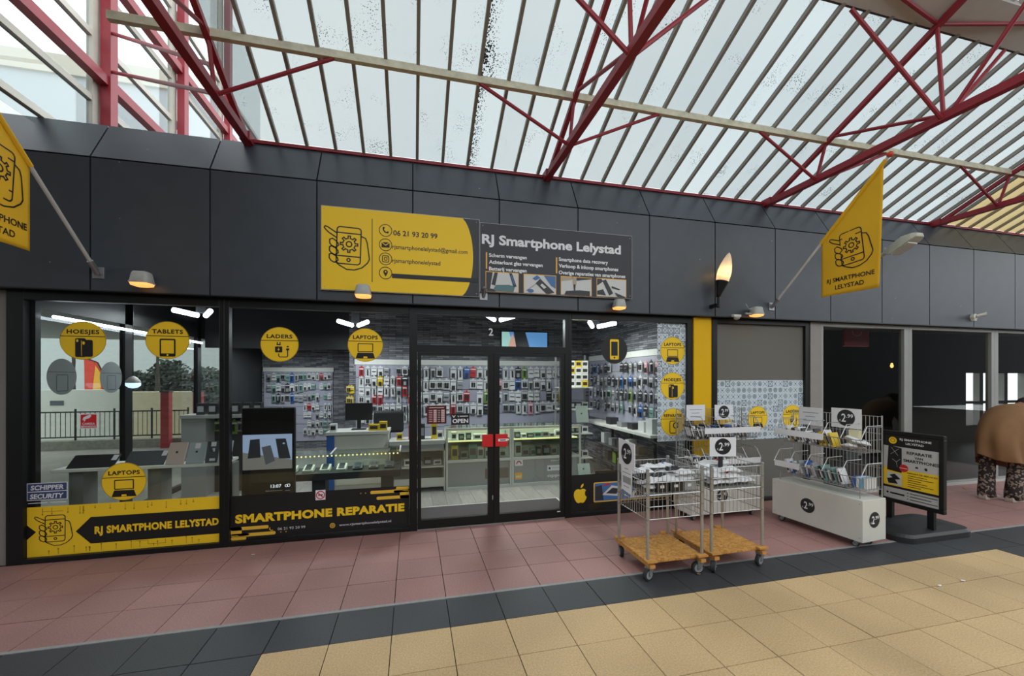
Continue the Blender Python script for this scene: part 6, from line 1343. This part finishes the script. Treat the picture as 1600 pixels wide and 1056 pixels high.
E = [('pel', 'wst'), ('wst', 'chs'), ('chs', 'nck'), ('nck', 'hdb'), ('hdb', 'hdt'), ('pel', 'hl'), ('hl', 'kl'), ('kl', 'al'), ('al', 'tl'), ('pel', 'hr'), ('hr', 'kr'), ('kr', 'ar'), ('ar', 'tr'), ('chs', 'sl'), ('sl', 'el'), ('el', 'wl'), ('wl', 'pl'), ('chs', 'sr'), ('sr', 'er'), ('er', 'wr'), ('wr', 'pr')]
RAD = dict(pel=.14, wst=.13, chs=.14, nck=.06, hdb=.085, hdt=.09, hl=.09, kl=.058, al=.04, tl=.03, hr=.09, kr=.058, ar=.04, tr=.03, sl=.06, el=.042, wl=.028, pl=.03, sr=.06, er=.042, wr=.028, pr=.03)
names = list(J); vv = [Vector(J[k]) for k in names]; rad = [RAD[k] for k in names]; edges = [(names.index(a), names.index(b_)) for a, b_ in E]
for hand, sy in (('pl', 1), ('pr', -1)):                 # five fingers each, of unequal length, curled
    h = Vector(J[hand])
    for i, (off, ln_) in enumerate(((-.03, .062), (-.012, .074), (.006, .08), (.022, .072), (.034, .05))):
        b0 = h+Vector((.018 if i else -.022, off*.8, -.01)); b1 = b0+Vector((.012, sy*.002, -ln_*.55)); b2 = b1+Vector((-.014, 0, -ln_*.42)); k0 = len(vv); vv += [b0, b1, b2]; rad += [.010, .009, .008]; edges += [(names.index(hand), k0), (k0, k0+1), (k0+1, k0+2)]
me = bpy.data.meshes.new('body'); o0 = ORG[pr.name]; me.from_pydata([tuple(p-o0) for p in vv], edges, []); me.materials.append(skin)
bo = bpy.data.objects.new('body', me); C.objects.link(bo); bo.parent = pr; sk = bo.modifiers.new('skin', 'SKIN')
for i, s_ in enumerate(me.skin_vertices[0].data): s_.radius = (rad[i], rad[i]); s_.use_root = (i == 0)
sb = bo.modifiers.new('sub', 'SUBSURF'); sb.levels = 1; sb.render_levels = 1
# long coat: a bell hanging from the bent back, hem dipping on the side of the bend
ell = lambda cx, cy, cz, ax_, ay, tilt: ((cx, cy, cz), (ax_*math.cos(tilt), 0, -ax_*math.sin(tilt)), (0, ay, 0))
loft('coat', [ell(8.27, 4.06, .52, .32, .265, .36), ell(8.255, 4.06, .64, .30, .255, .30), ell(8.235, 4.06, .78, .275, .245, .18), ell(8.225, 4.06, .92, .255, .235, .14), ell(8.25, 4.06, 1.04, .225, .225, .32), ell(8.32, 4.06, 1.14, .205, .24, .55), ell(8.41, 4.05, 1.225, .175, .245, .75), ell(8.49, 4.05, 1.285, .135, .235, .88), ell(8.555, 4.04, 1.325, .085, .13, .98), ell(8.59, 4.04, 1.345, .06, .068, 1.0)], coat_m, 48, wave=.11)
for nm, a, b_, c in (('sleeve', 'sl', 'el', 'wl'), ('sleeve', 'sr', 'er', 'wr')):
    pts = [Vector(J[a])+Vector((-.03, 0, .03)), Vector(J[a]).lerp(Vector(J[b_]), .5), Vector(J[b_]), Vector(J[c])]
    mb = MB(); mb.tube(pts, [.085, .075, .065, .05], 14); o = mb.build(nm, coat_m, pr, smooth=True)
for a, b_, c in (('hl', 'kl', 'al'), ('hr', 'kr', 'ar')):
    p0, p1, p2 = Vector(J[a]), Vector(J[b_]), Vector(J[c]); mb = MB(); mb.tube([p0, p0.lerp(p1, .6), p1, p1.lerp(p2, .5), p1.lerp(p2, .9), p2+Vector((.01, 0, -.045))], [.105, .095, .085, .085, .092, .096], 16); mb.build('trouser_leg', tr, pr, smooth=True)
shoe_m = mat('shoe_light', (178, 164, 150), .6)
for a in ('al', 'ar'):
    p = Vector(J[a]); mb = MB(); so = [(-.09, .045), (-.05, .06), (.05, .055), (.13, .058), (.20, .045), (.235, .02), (.235, -.02), (.20, -.045), (.13, -.058), (.05, -.055), (-.05, -.06), (-.09, -.045)]; k = len(so)
    vs_ = [(p.x+x, p.y+y, z) for z, f in ((0, 1), (.03, 1)) for x, y in so]+[(p.x+x*.9, p.y+y*.85, .075 if x < .08 else .06-.12*max(0, x-.12)) for x, y in so]
    mb.add(vs_, [(i*k+j, i*k+(j+1) % k, (i+1)*k+(j+1) % k, (i+1)*k+j) for i in range(2) for j in range(k)]+[tuple(range(k-1, -1, -1)), tuple(range(2*k, 3*k))]); sh_ = mb.build('shoe', shoe_m, pr, smooth=False, bevel=.008)
    MB().box(p.x+.06, p.x+.10, p.y-.05, p.y+.05, .066, .078).build('shoe_strap', paper, sh_)
hc = Vector((8.71, 4.02, 1.365)); hd = Vector((.9, 0, -.4)).normalized(); mb = MB()
mb.grid(lambda u, v: hc+Vector((math.cos(2*PI*u)*math.sin(PI*v*.62+.01)*.112, math.sin(2*PI*u)*math.sin(PI*v*.62+.01)*.105, math.cos(PI*v*.62)*.112+.012)), 18, 9, closeu=True); mb.build('hair', hair_m, pr, smooth=True)
fc = hc+Vector((.085, 0, -.075)); mb = MB(); mb.lathe([(.004, .04), (.013, .012), (.016, 0)], 8, fc, hd).build('nose', skin, pr, smooth=True)
for s_ in (-1, 1): MB().lathe([(.012, -.004), (.012, .004)], 8, hc+Vector((.088, s_*.036, -.045)), hd).build('eye', ink, pr); MB().lathe([(.03, -.008), (.026, .008)], 10, hc+Vector((.0, s_*.098, -.03)), (0, s_, 0)).build('ear', skin, pr)
MB().box(fc.x-.035, fc.x-.022, fc.y-.025, fc.y+.025, fc.z-.045, fc.z-.038).build('mouth', red_m, pr)
# ================================================================ things that share a label are told apart by their order
ORDN = 'first second third fourth fifth sixth seventh eighth ninth tenth eleventh twelfth thirteenth fourteenth fifteenth sixteenth seventeenth eighteenth nineteenth twentieth twenty-first twenty-second twenty-third twenty-fourth'.split()
bpy.context.view_layer.update()
same = {}
for o in bpy.data.objects:
    if o.parent is None and 'label' in o.keys(): same.setdefault(o['label'], []).append(o)
for lab, os_ in same.items():
    if len(os_) < 2: continue
    os_.sort(key=lambda o: math.atan2(o.matrix_world.translation.x, o.matrix_world.translation.y))
    for i, o in enumerate(os_): o['label'] = '%s, %s from left' % (lab, ORDN[min(i, len(ORDN)-1)])
